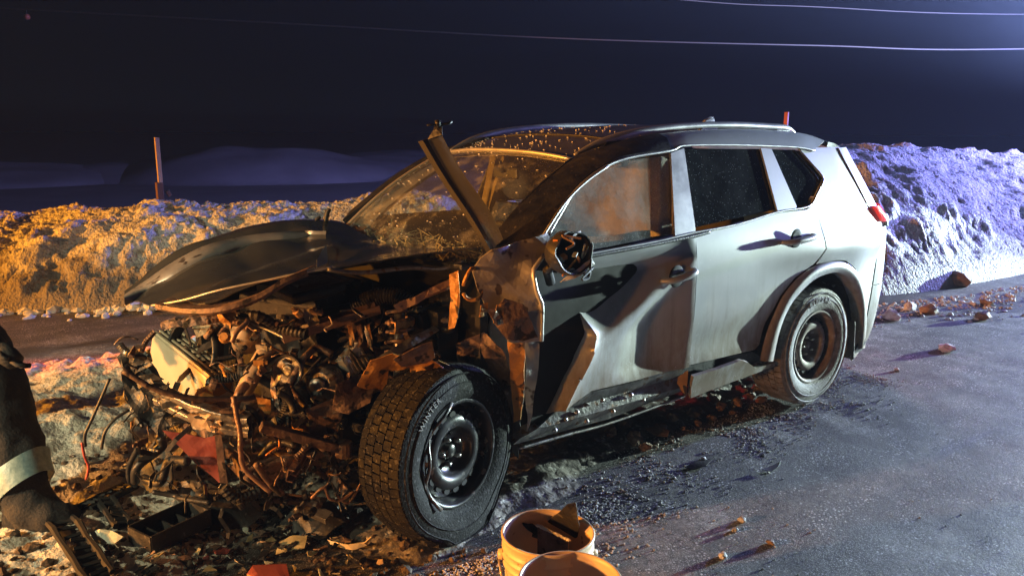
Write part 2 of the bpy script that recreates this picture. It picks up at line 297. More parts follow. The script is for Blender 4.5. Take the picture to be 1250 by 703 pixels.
_bm = bmesh.new(); bmesh.ops.create_icosphere(_bm, subdivisions=1, radius=1)
ICO_V = [v.co.copy() for v in _bm.verts]; ICO_F = [tuple(v.index for v in f.verts) for f in _bm.faces]; _bm.free()
class MB:
    def __init__(s): s.v = []; s.f = []
    def add(s, v, f):
        b = len(s.v); s.v += [Vector(x) for x in v]; s.f += [tuple(i+b for i in q) for q in f]; return s
    def box(s, c, size, R=None):
        c = Vector(c); R = R or Matrix.Identity(3); h = Vector(size)/2
        v = [c+R@Vector((x*h.x, y*h.y, z*h.z)) for x in (-1, 1) for y in (-1, 1) for z in (-1, 1)]
        return s.add(v, [(0, 1, 3, 2), (4, 6, 7, 5), (0, 4, 5, 1), (2, 3, 7, 6), (0, 2, 6, 4), (1, 5, 7, 3)])
    def bar(s, a, b, w, h, up=(0, 0, 1)):
        a, b = Vector(a), Vector(b); d = b-a; L_ = d.length; d.normalize(); up = Vector(up)
        sd = d.cross(up)
        if sd.length < 1e-4: sd = d.cross(Vector((0, 1, 0)))
        sd.normalize(); u = sd.cross(d); R = Matrix((d, sd, u)).transposed()
        return s.box((a+b)/2, (L_, w, h), R)
    def tube(s, pts, r, seg=8, cap=True):
        pts = [Vector(p) for p in pts]; n = len(pts); rings = []
        rr = r if isinstance(r, (list, tuple)) else [r]*n
        prev = None; vs = []; fs = []
        for i, p in enumerate(pts):
            d = (pts[min(i+1, n-1)]-pts[max(i-1, 0)]).normalized()
            if prev is None:
                a = d.cross(Vector((0, 0, 1)))
                if a.length < .05: a = d.cross(Vector((0, 1, 0)))
            else: a = prev-d*prev.dot(d)
            a.normalize(); prev = a; b = d.cross(a)
            for k in range(seg):
                t = 2*math.pi*k/seg; vs.append(p+(a*math.cos(t)+b*math.sin(t))*rr[i])
        for i in range(n-1):
            for k in range(seg):
                k2 = (k+1) % seg; fs.append((i*seg+k, i*seg+k2, (i+1)*seg+k2, (i+1)*seg+k))
        if cap: fs.append(tuple(range(seg))[::-1]); fs.append(tuple((n-1)*seg+k for k in range(seg)))
        return s.add(vs, fs)
    def lathe(s, prof, c, ax, seg=32, a0=0, a1=2*math.pi, ref=None):
        """prof [(radius, along axis)]"""
        c, ax = Vector(c), Vector(ax).normalized()
        e = Vector(ref) if ref else (Vector((0, 0, 1)) if abs(ax.z) < .9 else Vector((1, 0, 0)))
        e = (e-ax*e.dot(ax)).normalized(); g = ax.cross(e); full = abs(a1-a0-2*math.pi) < 1e-6
        n = seg if full else seg+1; vs = []; fs = []; k = len(prof)
        for i in range(n):
            t = a0+(a1-a0)*i/seg
            for (r, h) in prof: vs.append(c+ax*h+(e*math.cos(t)+g*math.sin(t))*r)
        for i in range(seg):
            j = (i+1) % n
            for q in range(k-1): fs.append((i*k+q, j*k+q, j*k+q+1, i*k+q+1))
        return s.add(vs, fs)
    def grid(s, P):
        n, k = len(P), len(P[0]); vs = [p for row in P for p in row]
        return s.add(vs, [(i*k+j, (i+1)*k+j, (i+1)*k+j+1, i*k+j+1) for i in range(n-1) for j in range(k-1)])
    def chunk(s, c, r, rnd, flat=1.0):
        sx, sy, sz = (r*rnd.uniform(.7, 1.3) for _ in range(3)); sd = rnd.uniform(0, 99); a = rnd.uniform(0, 6.3); ca, sa = math.cos(a), math.sin(a)
        vs = []
        for v in ICO_V:
            k = 1+.45*nz(v, 1.3, sd); x, y, z = v.x*sx*k, v.y*sy*k, v.z*sz*k*flat
            vs.append(Vector(c)+Vector((x*ca-y*sa, x*sa+y*ca, z)))
        return s.add(vs, ICO_F)
    def done(s, name, mat, parent=None, **k): return link(name, s.v, s.f, mat, parent, **k)

def catmull(pts, n=8):
    P = [Vector(p) for p in pts]; out = []
    for i in range(len(P)-1):
        p0 = P[max(i-1, 0)]; p1 = P[i]; p2 = P[i+1]; p3 = P[min(i+2, len(P)-1)]
        for k in range(n):
            t = k/n; out.append(.5*((2*p1)+(p2-p0)*t+(2*p0-5*p1+4*p2-p3)*t*t+(3*p1-p0-3*p2+p3)*t**3))
    out.append(P[-1]); return out
def resample(P, n):
    P = [Vector(p) for p in P]; L_ = [0]
    for a, b in zip(P, P[1:]): L_.append(L_[-1]+(b-a).length)
    out = []
    for i in range(n):
        t = L_[-1]*i/(n-1)
        for k in range(len(P)-1):
            if t <= L_[k+1]+1e-9:
                d = L_[k+1]-L_[k]; out.append(P[k].lerp(P[k+1], (t-L_[k])/d if d > 0 else 0)); break
    return out
def cdt(poly, res, rnd=RND):
    """triangulate a 2D polygon with an even cloud of inner points"""
    b = []
    for i, a in enumerate(poly):
        c = poly[(i+1) % len(poly)]; d = math.dist(a, c); k = max(1, int(d/res))
        for j in range(k): b.append((lerp(a[0], c[0], j/k), lerp(a[1], c[1], j/k)))
    nb = len(b)
    def inside(x, y):
        r = False
        for i in range(nb):
            x1, y1 = b[i]; x2, y2 = b[i-1]
            if (y1 > y) != (y2 > y) and x < (x2-x1)*(y-y1)/(y2-y1)+x1: r = not r
        return r
    pts = list(b); x0 = min(p[0] for p in b); x1 = max(p[0] for p in b); y0 = min(p[1] for p in b); y1 = max(p[1] for p in b)
    j = 0; y = y0+res*.6
    while y < y1:
        x = x0+res*(.5 if j % 2 else .9)
        while x < x1:
            if inside(x, y) and min((x-p[0])**2+(y-p[1])**2 for p in b) > (res*.45)**2: pts.append((x, y))
            x += res
        y += res*.87; j += 1
    r = delaunay_2d_cdt([Vector(p) for p in pts], [], [list(range(nb))], 1, 1e-6)
    return [tuple(v) for v in r[0]], [tuple(f) for f in r[2]]
def sheet(name, outline, mat, parent=None, res=.03, amp=.012, ns=9, thick=.003, fold=.5, seed=0, smooth=False, sharp=True):
    """crumpled sheet metal or plastic through a 3D outline"""
    O = [Vector(p) for p in outline]; c = sum(O, Vector())/len(O); n = Vector()
    for a, b in zip(O, O[1:]+O[:1]): n += (a-c).cross(b-c)
    n.normalize(); e = (O[1]-O[0]); e = (e-n*e.dot(n)).normalized(); g = n.cross(e)
    p2 = [((p-c).dot(e), (p-c).dot(g)) for p in O]; h = [(p-c).dot(n) for p in O]
    vs, fs = cdt(p2, res)
    out = []
    for x, y in vs:
        w = 0; z = 0
        for (a, b), hh in zip(p2, h):
            k = 1/((x-a)**2+(y-b)**2+1e-6); w += k; z += k*hh
        z /= w; p = c+e*x+g*y+n*z
        d = nz(p, ns, seed+3.1)*(1-fold)+(abs(nz(p, ns*.8, seed+9.7))*2-.5)*fold
        q = p+n*(amp*d*2)+e*(amp*.5*nz(p, ns, seed+20))+g*(amp*.5*nz(p, ns, seed+40)); out.append(q)
    return link(name, out, fs, mat, parent, smooth=smooth, solid=thick)

# ================================================================== SETTING
def lumps(p, s, seed):
    d = noise.voronoi(Vector((p[0]*s+seed, p[1]*s, p[2]*s)))[0][0]
    return max(0, .75-d)
g = MB(); R_ = 900
g.add([(-R_, -R_, -.06), (R_, -R_, -.06), (R_, R_, -.06), (-R_, R_, -.06)], [(0, 1, 2, 3)])
tag(g.done('ground', 'far_snow', smooth=False), kind='structure')

def road_z(x, y):
    z = .010*nz((x, y, 0), .9, 3)+.006*nz((x, y, 0), 3.1, 5)+.003*nz((x, y, 0), 9, 7)+.0015*nz((x, y, 0), 21, 11)
    return z-.006
def make_road():
    mb = MB(); P = []
    xs = []; x = -34.0
    while x < 9: xs.append(x); x += .05 if x > -6 else .05+(-6-x)*.03
    ys = []; y = -7.0
    while y < 9: ys.append(y); y += .05 if -3 < y < 3.2 else .12
    for x in xs: P.append([Vector((x, y, road_z(x, y))) for y in ys])
    mb.grid(P); return tag(mb.done('road', 'asphalt'), kind='structure')
make_road()

def bank(name, base, step, tstep, seed, mat, lump=1.0, dmax=3.4, wide=1.0):
    pts = [Vector((b[0], b[1], b[2])) for b in base]
    C_ = catmull(pts, 12); L_ = sum((Vector(a.xy)-Vector(b.xy)).length for a, b in zip(C_, C_[1:]))
    S = resample(C_, int(L_/step)); P = []
    prof = [(0, -.04), (.06, .10), (.28, .40), (.55, .70), (.9, .90), (1.25, 1.0), (1.8, .97), (2.4, .72), (3.0, .30), (3.4, -.06)]
    nt_ = int(dmax/tstep)
    for i, s in enumerate(S):
        a = S[max(i-3, 0)]; b = S[min(i+3, len(S)-1)]; d = Vector(((b-a).x, (b-a).y, 0)).normalized(); n = Vector((-d.y, d.x, 0))
        if n.y > 0: n = -n
        row = []
        for k in range(nt_+1):
            t = dmax*k/nt_; zf = interp(t, prof); h = s.z
            p = Vector((s.x, s.y, 0))+n*t*(.75+.25*h)*wide+Vector((0, 0, zf*h))
            env = sstep(-.02, .25, t)*sstep(dmax, dmax-.5, t)
            w = p+Vector((nz(p, 3, seed+30), nz(p, 3, seed+33), nz(p, 3, seed+36)))*.12
            m1 = sstep(-.15, .40, nz(p, 1.5, seed+50)); m2 = .35+.65*sstep(-.25, .30, nz(p, 2.6, seed+55))
            q = (.13 if seed < 10 else .06)*nz(p, .9, seed)+.07*nz(p, 2.3, seed+4)+.035*nz(p, 6, seed+8)
            q += lump*(m1*(.15*lumps(w, 3.6, seed)+.07*lumps(w, 8.0, seed+5))+m2*(.075*lumps(w, 14, seed+7)+.060*lumps(w, 25, seed+9))+.02*nz(p, 24, seed+3)) - .06*lump
            p = p+(Vector((0, 0, .75))-n*.65)*q*env
            row.append(p)
        P.append(row)
    mb = MB(); mb.grid(P); return tag(mb.done(name, mat), kind='structure')
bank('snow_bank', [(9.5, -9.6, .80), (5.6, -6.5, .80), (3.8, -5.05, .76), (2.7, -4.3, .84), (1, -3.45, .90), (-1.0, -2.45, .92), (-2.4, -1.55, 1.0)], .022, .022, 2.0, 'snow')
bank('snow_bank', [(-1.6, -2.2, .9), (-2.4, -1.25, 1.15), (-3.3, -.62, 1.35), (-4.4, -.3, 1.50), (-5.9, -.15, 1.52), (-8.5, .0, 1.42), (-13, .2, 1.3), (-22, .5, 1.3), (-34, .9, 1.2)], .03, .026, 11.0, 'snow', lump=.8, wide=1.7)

# far heaps of ploughed snow across the field
def mound(name, ctr, rx, ry, h, seed):
    P = []; n = 60
    for i in range(n+1):
        row = []
        for j in range(n+1):
            u, v = i/n*2-1, j/n*2-1; p = Vector((ctr[0]+u*rx, ctr[1]+v*ry, 0)); r = max(0, 1-(u*u+v*v))
            z = h*(r**.8)*(1+.55*nz(p, .16, seed)+.18*nz(p, .6, seed+3)) - .08
            row.append(Vector((p.x, p.y, z)))
        P.append(row)
    mb = MB(); mb.grid(P); return tag(mb.done(name, 'far_snow'), kind='structure')
c = atz(60, 262); mound('snow_mound', (-6, -27), 5, 3.5, .9, 1)
for px, dep, rx, h, sd in ((-20, 26, 5.5, .72, 2), (225, 30, 6, .62, 3), (345, 30, 6.5, .95, 5), (440, 34, 8, .85, 9), (540, 33, 7, .70, 12), (700, 34, 9, .8, 14)):
    p = atd(px, 200, dep); mound('snow_mound', (p.x, p.y), rx, rx*.8, h, sd)

# low heap of crusted snow lying between the nose of the car and the far lane
def patch(name, x0, x1, y0, y1, step, fn, mat):
    nx, ny = int((x1-x0)/step), int((y1-y0)/step)
    P = [[Vector((lerp(x0, x1, i/nx), lerp(y0, y1, j/ny), 0)) for j in range(ny+1)] for i in range(nx+1)]
    for row in P:
        for p in row: p.z = fn(p.x, p.y)
    mb = MB(); mb.grid(P); return tag(mb.done(name, mat), kind='structure')
def heap_z(x, y):
    e = .25*nz((x, y, 0), 1.6, 4)+.1*nz((x, y, 0), 5, 6)
    ed = min(sstep(-2.75, -2.2, y+e*.6), sstep(.75, .25, y-.9*(x-3.6)+e), sstep(2.45, 2.9, x+e), sstep(6.2, 5.2, x+e))
    p = (x, y, 0)
    k = .13*sstep(-.2, -1.0, y)+.035
    z = k*(1+.5*nz(p, 2, 1))+.05*lumps(p, 7, 2)+.028*lumps(p, 17, 5)+.012*nz(p, 30, 2)
    return -.05+(.05+z)*ed
patch('snow_heap', 2.3, 6.3, -2.85, 1.2, .022, heap_z, 'snow_dirty')
def slush_z(x, y):
    """slush and dirt ploughed up under the car"""
    e = .2*nz((x, y, 0), 1.9, 14)+.09*nz((x, y, 0), 6, 16)
    yc = interp(x, [(-.6, .55), (.3, .60), (1.2, .72), (2.0, .95), (2.45, 1.0), (3.0, 1.05)])
    ed = sstep(yc+.12, yc-.18, y+e*.55)*sstep(-1.1, .0, x+e)*sstep(3.4, 2.7, x+e)
    p = (x, y, 0)
    z = .018*(1+nz(p, 3, 8))+.022*lumps(p, 8, 12)+.025*lumps(p, 18, 15)
    return -.05+(.05+z)*ed
patch('slush_ridge', -1.3, 3.4, -.9, 1.35, .025, slush_z, 'slush')

# ------------------------------------------------------------------ stakes and overhead cables
p = aty(191, 168, -6.1); gz = 0.0
st = empty('marker_stake', (p.x, p.y, gz), 'pale wooden marker stake with dark lower half behind the orange lit snow bank', 'stake')
mb = MB(); mb.bar((p.x, p.y, .86), (p.x, p.y, p.z), .05, .045, (1, 0, 0)); mb.done('upper_stake', 'wood', st, smooth=False, bevel=.004)
mb = MB(); mb.bar((p.x+.012, p.y-.01, 0), (p.x+.012, p.y-.01, 1.07), .085, .07, (1, 0, 0)); mb.bar((p.x-.06, p.y, .93), (p.x-.10, p.y, .95), .03, .07); mb.done('lower_sleeve', 'wood_dark', st, smooth=False, bevel=.006)
p = atd(960.5, 137, 10.2); b = Vector((p.x+.02, p.y, .0))
st = empty('marker_stake', b, 'orange red marker stake whose tip shows above the car roof', 'stake')
mb = MB(); mb.bar(b, p, .055, .03, (1, 0, 0)); mb.done('stake_shaft', 'stake_red', st, smooth=False, bevel=.004)
mb = MB(); q = p.lerp(b, .10); q2 = p.lerp(b, .22); mb.bar(q, q2, .062, .037, (1, 0, 0)); mb.done('reflective_band', 'lamp_red', st, smooth=False)

def cable(label, pts, r):
    C_ = catmull(pts, 10); mb = MB(); mb.tube(C_, r, 6)
    return tag(mb.done('overhead_cable', 'cable_grey'), label, 'cable', 'cables crossing the night sky')
cable('long sagging overhead cable crossing the whole sky above the car roof', [atd(-700, -30, 17), atd(0, 10, 16), atd(350, 29, 15.5), atd(680, 47, 15), atd(1000, 56, 15), atd(1250, 60, 15), atd(1900, 40, 16)], .016)
cable('short stretch of overhead cable at the top right of the sky', [atd(300, -60, 19), atd(800, -3, 18), atd(1000, 9, 17.5), atd(1250, 18, 17), atd(1900, 15, 17)], .014)
p = atd(33, 21, 16); mk = empty('orange_light_spot', p, 'small orange spot of light just below the long cable at top left, made up as a hanging ball', 'light spot')  # orange light in the sky, stood in for by an added coloured ball
mb = MB(); mb.lathe([(.0, -.05), (.05, -.04), (.062, 0), (.05, .04), (0, .05)], p, RGT, 10); mb.done('light_spot_ball', 'stake_red', mk)
mb = MB(); mb.tube([p+Vector((0, 0, .04)), p+Vector((0, 0, .16))], .008, 6); mb.done('light_spot_hanger', 'cable_grey', mk)

# ------------------------------------------------------------------ cold haze that the lamps light up
hz = MB(); hz.box((-8, -18, 3.6), (70, 66, 9.4)); ho = tag(hz.done('haze', 'dark_void', smooth=False), 'thin cold haze hanging over the whole road', 'haze', kind='stuff')
hm = bpy.data.materials.new('haze_air'); hm.use_nodes = True; N = hm.node_tree.nodes; N.remove(N['Principled BSDF'])
pv = N.new('ShaderNodeVolumePrincipled'); pv.inputs['Color'].default_value = (.55, .72, 1, 1); pv.inputs['Density'].default_value = .0016
hm.node_tree.links.new(pv.outputs[0], N['Material Output'].inputs['Volume']); ho.data.materials.clear(); ho.data.materials.append(hm)

# ================================================================== THE WRECKED CAR
CAR = empty('wrecked_car', (1.3, 0, 0), 'silver compact SUV with its whole front end torn open and smashed', 'car')
ZW = [(.18, .835), (.30, .872), (.45, .890), (.60, .900), (.80, .908), (1.0, .905), (1.10, .893), (1.18, .870), (1.30, .829), (1.45, .778), (1.57, .738), (1.66, .700)]
def side(x, z):
    # smooth the profile a little by averaging
    y = (interp(z-.04, ZW)+interp(z, ZW)+interp(z+.04, ZW))/3
    if x < -.25: y -= .175*((-.25-x)/.75)**2.3
    if x > 2.2: y -= .03*(x-2.2)
    return y
def onside(px, py, off=0.0):
    y = .88
    for _ in range(6):
        p = aty(px, py, y); y = side(p.x, p.z)+off
    return p
def xz(pts, off=0.0):
    out = []
    for a in pts:
        p = onside(a[0], a[1], off); out.append((p.x, p.z))
    return out
def panel(name, poly, mat, parent=CAR, s=1, off=0.0, disp=None, res=.04, thick=.012, label=None):
    vs, fs = cdt(poly, res); out = []
    for x, z in vs:
        y = side(x, z)+off
        if disp: y += disp(x, z)
        out.append(Vector((x, s*y, z)))
    a, b, c = (out[i] for i in fs[0])
    if ((b-a).cross(c-a)).y*s < 0: fs = [f[::-1] for f in fs]
    o = link(name, out, fs, mat, parent, solid=thick, off=-1)
    if label: o['label'] = label
    return o

def XB(z): return interp(z, [(.2, -.62), (.45, -.70), (1.05, -.74), (1.2, -.56), (1.5, -.36), (1.62, -.30)])      # where the side turns into the tail
def XE(z): return interp(z, [(.2, -.90), (.38, -.985), (.60, -1.02), (.95, -1.0), (1.08, -.985), (1.22, -.80), (1.5, -.60), (1.62, -.53)])
# outlines in the photograph's pixels, laid on the side surface
P_fdoor = xz([(846, 290), (847, 330), (844, 380), (838, 447), (780, 464), (722, 477), (680, 505), (641, 534), (640, 500), (650, 450), (657, 400), (661, 360), (666, 330), (672, 314), (690, 314), (746, 304), (800, 293)])
P_rdoor = xz([(849, 289), (851, 330), (848, 380), (842, 446), (880, 437), (922, 427), (928, 421), (937, 394), (952, 362), (970, 339), (991, 322), (1002.5, 303), (999, 265), (986, 256), (949, 260), (900, 272)])
P_fglass = xz([(663, 300), (678, 278), (703, 237), (734, 211), (766, 197), (819, 189), (822, 286), (746, 302), (692, 313)])
P_rglass = xz([(833, 182), (929, 182), (949, 256), (847, 279)])
P_qglass = xz([(940, 183), (973, 183), (1003, 217), (987, 250), (971, 251)])
P_bpil = xz([(818, 187), (834, 181), (848, 281), (847, 289), (823, 289)])
P_cpil = xz([(928, 181), (941, 182), (972, 252), (970, 257), (949, 259)])
fl_out = [(927, 440), (936, 405), (947, 378), (957, 359), (972, 341), (988, 328), (1003, 321), (1018, 318), (1031, 320), (1042, 328), (1050, 340), (1055, 363), (1055, 392), (1053, 424)]
fl_in = [(942, 440), (948, 410), (955, 388), (965, 369), (978, 354), (989, 344), (1000, 338), (1013, 334), (1025, 335), (1033, 341), (1039, 350), (1045, 369), (1047, 396), (1045, 425)]
a = xz([(1000, 268), (1004, 303), (994, 322), (1003, 320), (1018, 317), (1031, 318), (1043, 327), (1051, 339), (1056, 363), (1056, 392), (1054, 424)])
zl = a[-1][1]
b = [(XB(z)-.014, z) for z in (zl-.03, .45, .7, .95, 1.05, 1.12, 1.2, 1.3, 1.4, 1.5, 1.565)]
P_quarter = a+b+xz([(976, 181), (1006, 217), (989, 253), (985, 256)])

def tub(s):
    """dark inner skin behind the panel gaps"""
    P = []
    for x in [-.6+.1*i for i in range(29)]:
        if -.50 < x < .52: z0 = .36+math.sqrt(max(0, .52**2-(x-.01)**2))
        else: z0 = .34
        row = []
        for k in range(9):
            z = lerp(z0, 1.15, k/8); row.append(Vector((x, s*(side(x, z)-.05), z)))
        P.append(row)
    mb = MB(); mb.grid(P); mb.done('inner_shell', 'dark_void', CAR)
tub(1); tub(-1)

# ---- front door dents
pR = [onside(*q) for q in ((690, 345), (712, 378), (727, 408), (716, 440), (700, 470), (672, 528))]
RIDGE = sorted([(p.z, p.x) for p in pR])
A1, A2 = onside(846, 318), onside(722, 430)
dv = Vector((A2.x-A1.x, A2.z-A1.z)).normalized(); dn = Vector((-dv.y, dv.x))
if dn.y < 0: dn = -dn
def door_disp(x, z):
    xr = interp(z, RIDGE); y = 0
    d = (x-A1.x)*dn.x+(z-A1.z)*dn.y
    y -= min(.075, max(0, d-.012)*.42)*sstep(1.13, .98, z)                       # caved in above the diagonal ridge
    u = (x-1.20)
    y += .018*math.exp(-(u/.09)**2)                                              # rear edge sprung out
    if d < 0: y -= .040*math.exp(-((x-1.50)/.17)**2)*sstep(0, -.10, d)*sstep(.42, .55, z)   # hollow below it
    f = x-xr
    if f > 0:
        y -= min(.26, f*1.25)+.05*abs(nz((x, 0, z), 9, 3))*sstep(0, .1, f)
        y += .06*math.exp(-((f-.20)/.05)**2)*sstep(.9, .6, z)
    else: y += .026*math.exp(-abs(f)/.045)*sstep(1.05, .9, z)
    y += .004*nz((x, 0, z), 6, 1)
    return y
def bulge(x, z): return .03*math.exp(-((z-.98)/.10)**2)*sstep(.75, -.1, x)
fd = panel('front_door', P_fdoor, 'silver_paint', disp=door_disp, res=.017, label='front door caved in and folded towards the torn fender')
rd = panel('rear_door', P_rdoor, 'silver_paint', disp=lambda x, z: bulge(x, z)-.02*sstep(.75, .5, z)*math.exp(-((z-.6)/.12)**2), res=.03)
qp = panel('quarter_panel', P_quarter, 'silver_paint', disp=bulge, res=.03)
fgl = panel('front_door_glass', P_fglass, 'door_glass_dusty', off=-.018, thick=.004, res=.06)
rgl = panel('rear_door_glass', P_rglass, 'privacy_glass', off=-.014, thick=.004, res=.08)
qgl = panel('quarter_glass', P_qglass, 'privacy_glass', off=-.014, thick=.004, res=.08)
panel('pillar_trim', P_bpil, 'rail_metal', off=.006, res=.03)
panel('pillar_trim', P_cpil, 'silver_paint', off=.004, res=.03)
# right hand side, undamaged shapes of the same panels
for nm, P, mt, of in (('front_door', P_fdoor, 'silver_paint', 0), ('rear_door', P_rdoor, 'silver_paint', 0), ('quarter_panel', P_quarter, 'silver_paint', 0), ('front_door_glass', P_fglass, 'clear_glass', -.016),
                  ('rear_door_glass', P_rglass, 'privacy_glass', -.014), ('quarter_glass', P_qglass, 'privacy_glass', -.014), ('pillar_trim', P_bpil, 'black_plastic', 0), ('pillar_trim', P_cpil, 'silver_paint', 0)):
    panel(nm, P, mt, s=-1, off=of, res=.07, thick=.004 if 'glass' in mt else .012)

def strip(name, lines, mat, parent=CAR, n=40, solid=0.0, smooth=True):
    L_ = [resample(l, n) for l in lines]; mb = MB(); mb.grid(L_); return mb.done(name, mat, parent, smooth=smooth, solid=solid)
# window surround: bright moulding under and over the side glass
belt = [onside(*q, off=.006) for q in ((692, 315), (746, 305), (800, 295), (848, 284), (900, 274), (949, 259), (987, 252), (998, 235), (1005, 218), (990, 199), (975, 182))]
mb = MB(); mb.tube(catmull(belt, 4), .0065, 6); mb.done('window_moulding', 'rail_metal', CAR)
topl = [onside(*q, off=.006) for q in ((670, 286), (680, 268), (702, 233), (733, 207), (766, 193), (819, 184), (834, 178), (880, 177), (929, 178), (973, 180), (994, 184))]
mb = MB(); mb.tube(catmull(topl, 4), .0075, 6); mb.done('window_moulding', 'rail_metal', CAR)
blk = [onside(*q, off=.004) for q in ((692, 318), (746, 308), (800, 298), (848, 288), (866, 283))]
mb = MB(); mb.tube(catmull(blk, 4), .010, 6); mb.done('belt_seal', 'black_plastic', CAR)

# ---- roof, pillars, windscreen
ROOFX = [(-.53, 1.60), (-.3, 1.655), (0, 1.685), (.4, 1.698), (.85, 1.692), (1.2, 1.668), (1.4, 1.640), (1.6, 1.588), (1.73, 1.545)]
def roof_c(x): return (interp(x-.06, ROOFX)+interp(x, ROOFX)+interp(x+.06, ROOFX))/3
def roof_hw(x): return interp(x, [(-.53, .585), (-.2, .615), (.6, .625), (1.3, .615), (1.73, .585)])
def roof_p(x, v):
    hw = roof_hw(x); return Vector((x+(.03*(1-v*v) if x > 1.5 else 0)*sstep(1.5, 1.73, x), hw*v, roof_c(x)-.035*abs(v)**2.4))
P = [[roof_p(lerp(-.53, 1.73, i/40), v/14) for v in range(-14, 15)] for i in range(41)]
mb = MB(); mb.grid(P); rf = mb.done('roof', 'roof_black', CAR, solid=.01, off=-1)
mb = MB(); mb.tube([roof_p(1.735, v/10)+Vector((.004, 0, .004)) for v in range(-10, 11)], .011, 6); mb.done('header_trim', 'rail_metal', rf)
mb = MB(); mb.tube([roof_p(1.42, v/10*.86)+Vector((0, 0, .003)) for v in range(-10, 11)], .005, 5); mb.done('glass_roof_seam', 'black_plastic', rf)
for s in (1, -1):
    R1 = [Vector((x, s*(roof_hw(x)-.035), roof_c(x)-.035+.030)) for x in [1.70, 1.55, 1.35, 1.1, .8, .5, .2, 0, -.10]]
    R1[0].z -= .012; R1[-1].z -= .02
    mb = MB(); c_ = catmull(R1, 5); mb.tube(c_, [.006+.014*min(1, min(i, len(c_)-1-i)/5) for i in range(len(c_))], 8); rl = mb.done('roof_rail', 'rail_metal', CAR)
    for x in (1.45, .75, .05):
        mb = MB(); mb.box((x, s*(roof_hw(x)-.035), roof_c(x)-.035+.006), (.14, .03, .03)); mb.done('rail_foot', 'black_plastic', rl, smooth=False, bevel=.008)
    # cant rail above the doors joining roof to side glass, and the A pillar
    up = [Vector((x, s*roof_hw(x), roof_c(x)-.036)) for x in [-.40, -.2, 0, .4, .8, 1.2, 1.45, 1.6, 1.73]]+[Vector((1.95, s*.612, 1.400)), Vector((2.15, s*.645, 1.275)), Vector((2.34, s*.685, 1.14))]
    lo = [Vector((q.x, s*(q.y-.004), q.z)) for q in [onside(*w) for w in ((994, 184), (973, 180), (929, 178), (880, 177), (834, 178), (819, 184), (766, 193), (733, 207), (702, 233), (680, 268), (664, 296))]]
    up = resample(catmull(up, 4), 48); lo = resample(catmull(lo, 4), 48)
    k0 = 26
    mid = [a.lerp(b, .5)+Vector((0, s*.016, .014)) for a, b in zip(up, lo)]
    mb = MB(); mb.grid([up[:k0+1], mid[:k0+1], lo[:k0+1]]); mb.done('cant_rail', 'silver_paint', CAR, solid=.02, off=0)
    mb = MB(); mb.grid([up[k0:], mid[k0:], lo[k0:]]); mb.done('windscreen_pillar', 'black_plastic', CAR, solid=.03, off=0)
# bright weather strip along the near A pillar
wl = [onside(*q, off=.012) for q in ((655, 302), (668, 280), (690, 247), (715, 222), (742, 203))]
mb = MB(); mb.tube(catmull(wl, 5), .007, 6); mb.done('pillar_weatherstrip', 'rail_metal', CAR)
wl = catmull([aty(*q) for q in ((646, 296, .735), (660, 274, .725), (680, 246, .71), (700, 224, .70), (716, 210, .69))], 5)
mb = MB(); mb.tube(wl, .010, 6); mb.done('pillar_weatherstrip', 'aluminium', CAR)
# antenna fin
fin = MB(); x0 = .02; zf = roof_c(x0); prof = [(-.075, 0), (.085, 0), (.03, .05), (-.03, .066), (-.06, .066)]
for s in (-1, 1): fin.add([(x0+a, s*(.022 if h == 0 else .006), zf-.004+h) for a, h in prof], [(0, 1, 2, 3, 4)])
k = len(prof); fin.f += [(i, (i+1) % k, (i+1) % k+k, i+k) for i in range(k)]
fin.done('antenna_fin', 'silver_paint', CAR, smooth=False, bevel=.006)
# rear spoiler
P = []
for i in range(7):
    t = i/6; row = []
    for v in range(-12, 13):
        w = v/12; row.append(Vector((lerp(-.50, -.70, t)+.06*abs(w)**3, w*lerp(.60, .595, t), lerp(1.605, 1.535, t)+.018*math.sin(t*3.14)-.04*abs(w)**3)))
    P.append(row)
mb = MB(); mb.grid(P); mb.done('roof_spoiler', 'silver_paint', CAR, solid=.03, off=-1)
# windscreen
top_e = [roof_p(1.735, v)+Vector((.012, 0, -.006)) for v in [-1+.1*i for i in range(21)]]
bot_e = [Vector((2.36+.13*(1-v*v), .675*v, 1.095-.01*v*v)) for v in [-1+.1*i for i in range(21)]]
P = [[a.lerp(b, t)+Vector((.02, 0, .028))*math.sin(math.pi*t) for a, b in zip(top_e, bot_e)] for t in [i/10 for i in range(11)]]
mb = MB(); mb.grid(P); ws = mb.done('windscreen', 'windscreen_glass', CAR, solid=.005)
for s in (0, 20):
    ln = [P[i][s]+Vector((.0, 0, .008)) for i in range(11)]
    mb = MB(); mb.tube(ln, .011, 6); mb.done('windscreen_seal', 'wire_tan' if s == 0 else 'black_plastic', ws)
# far A pillar inner trim seen through the screen
mb = MB(); mb.grid([[p+Vector((-.02, 0, -.02)) for p in [P[i][0] for i in range(11)]], [p+Vector((-.08, .09, -.01)) for p in [P[i][0] for i in range(11)]]]); mb.done('pillar_lining', 'trim_beige', CAR, solid=.02)

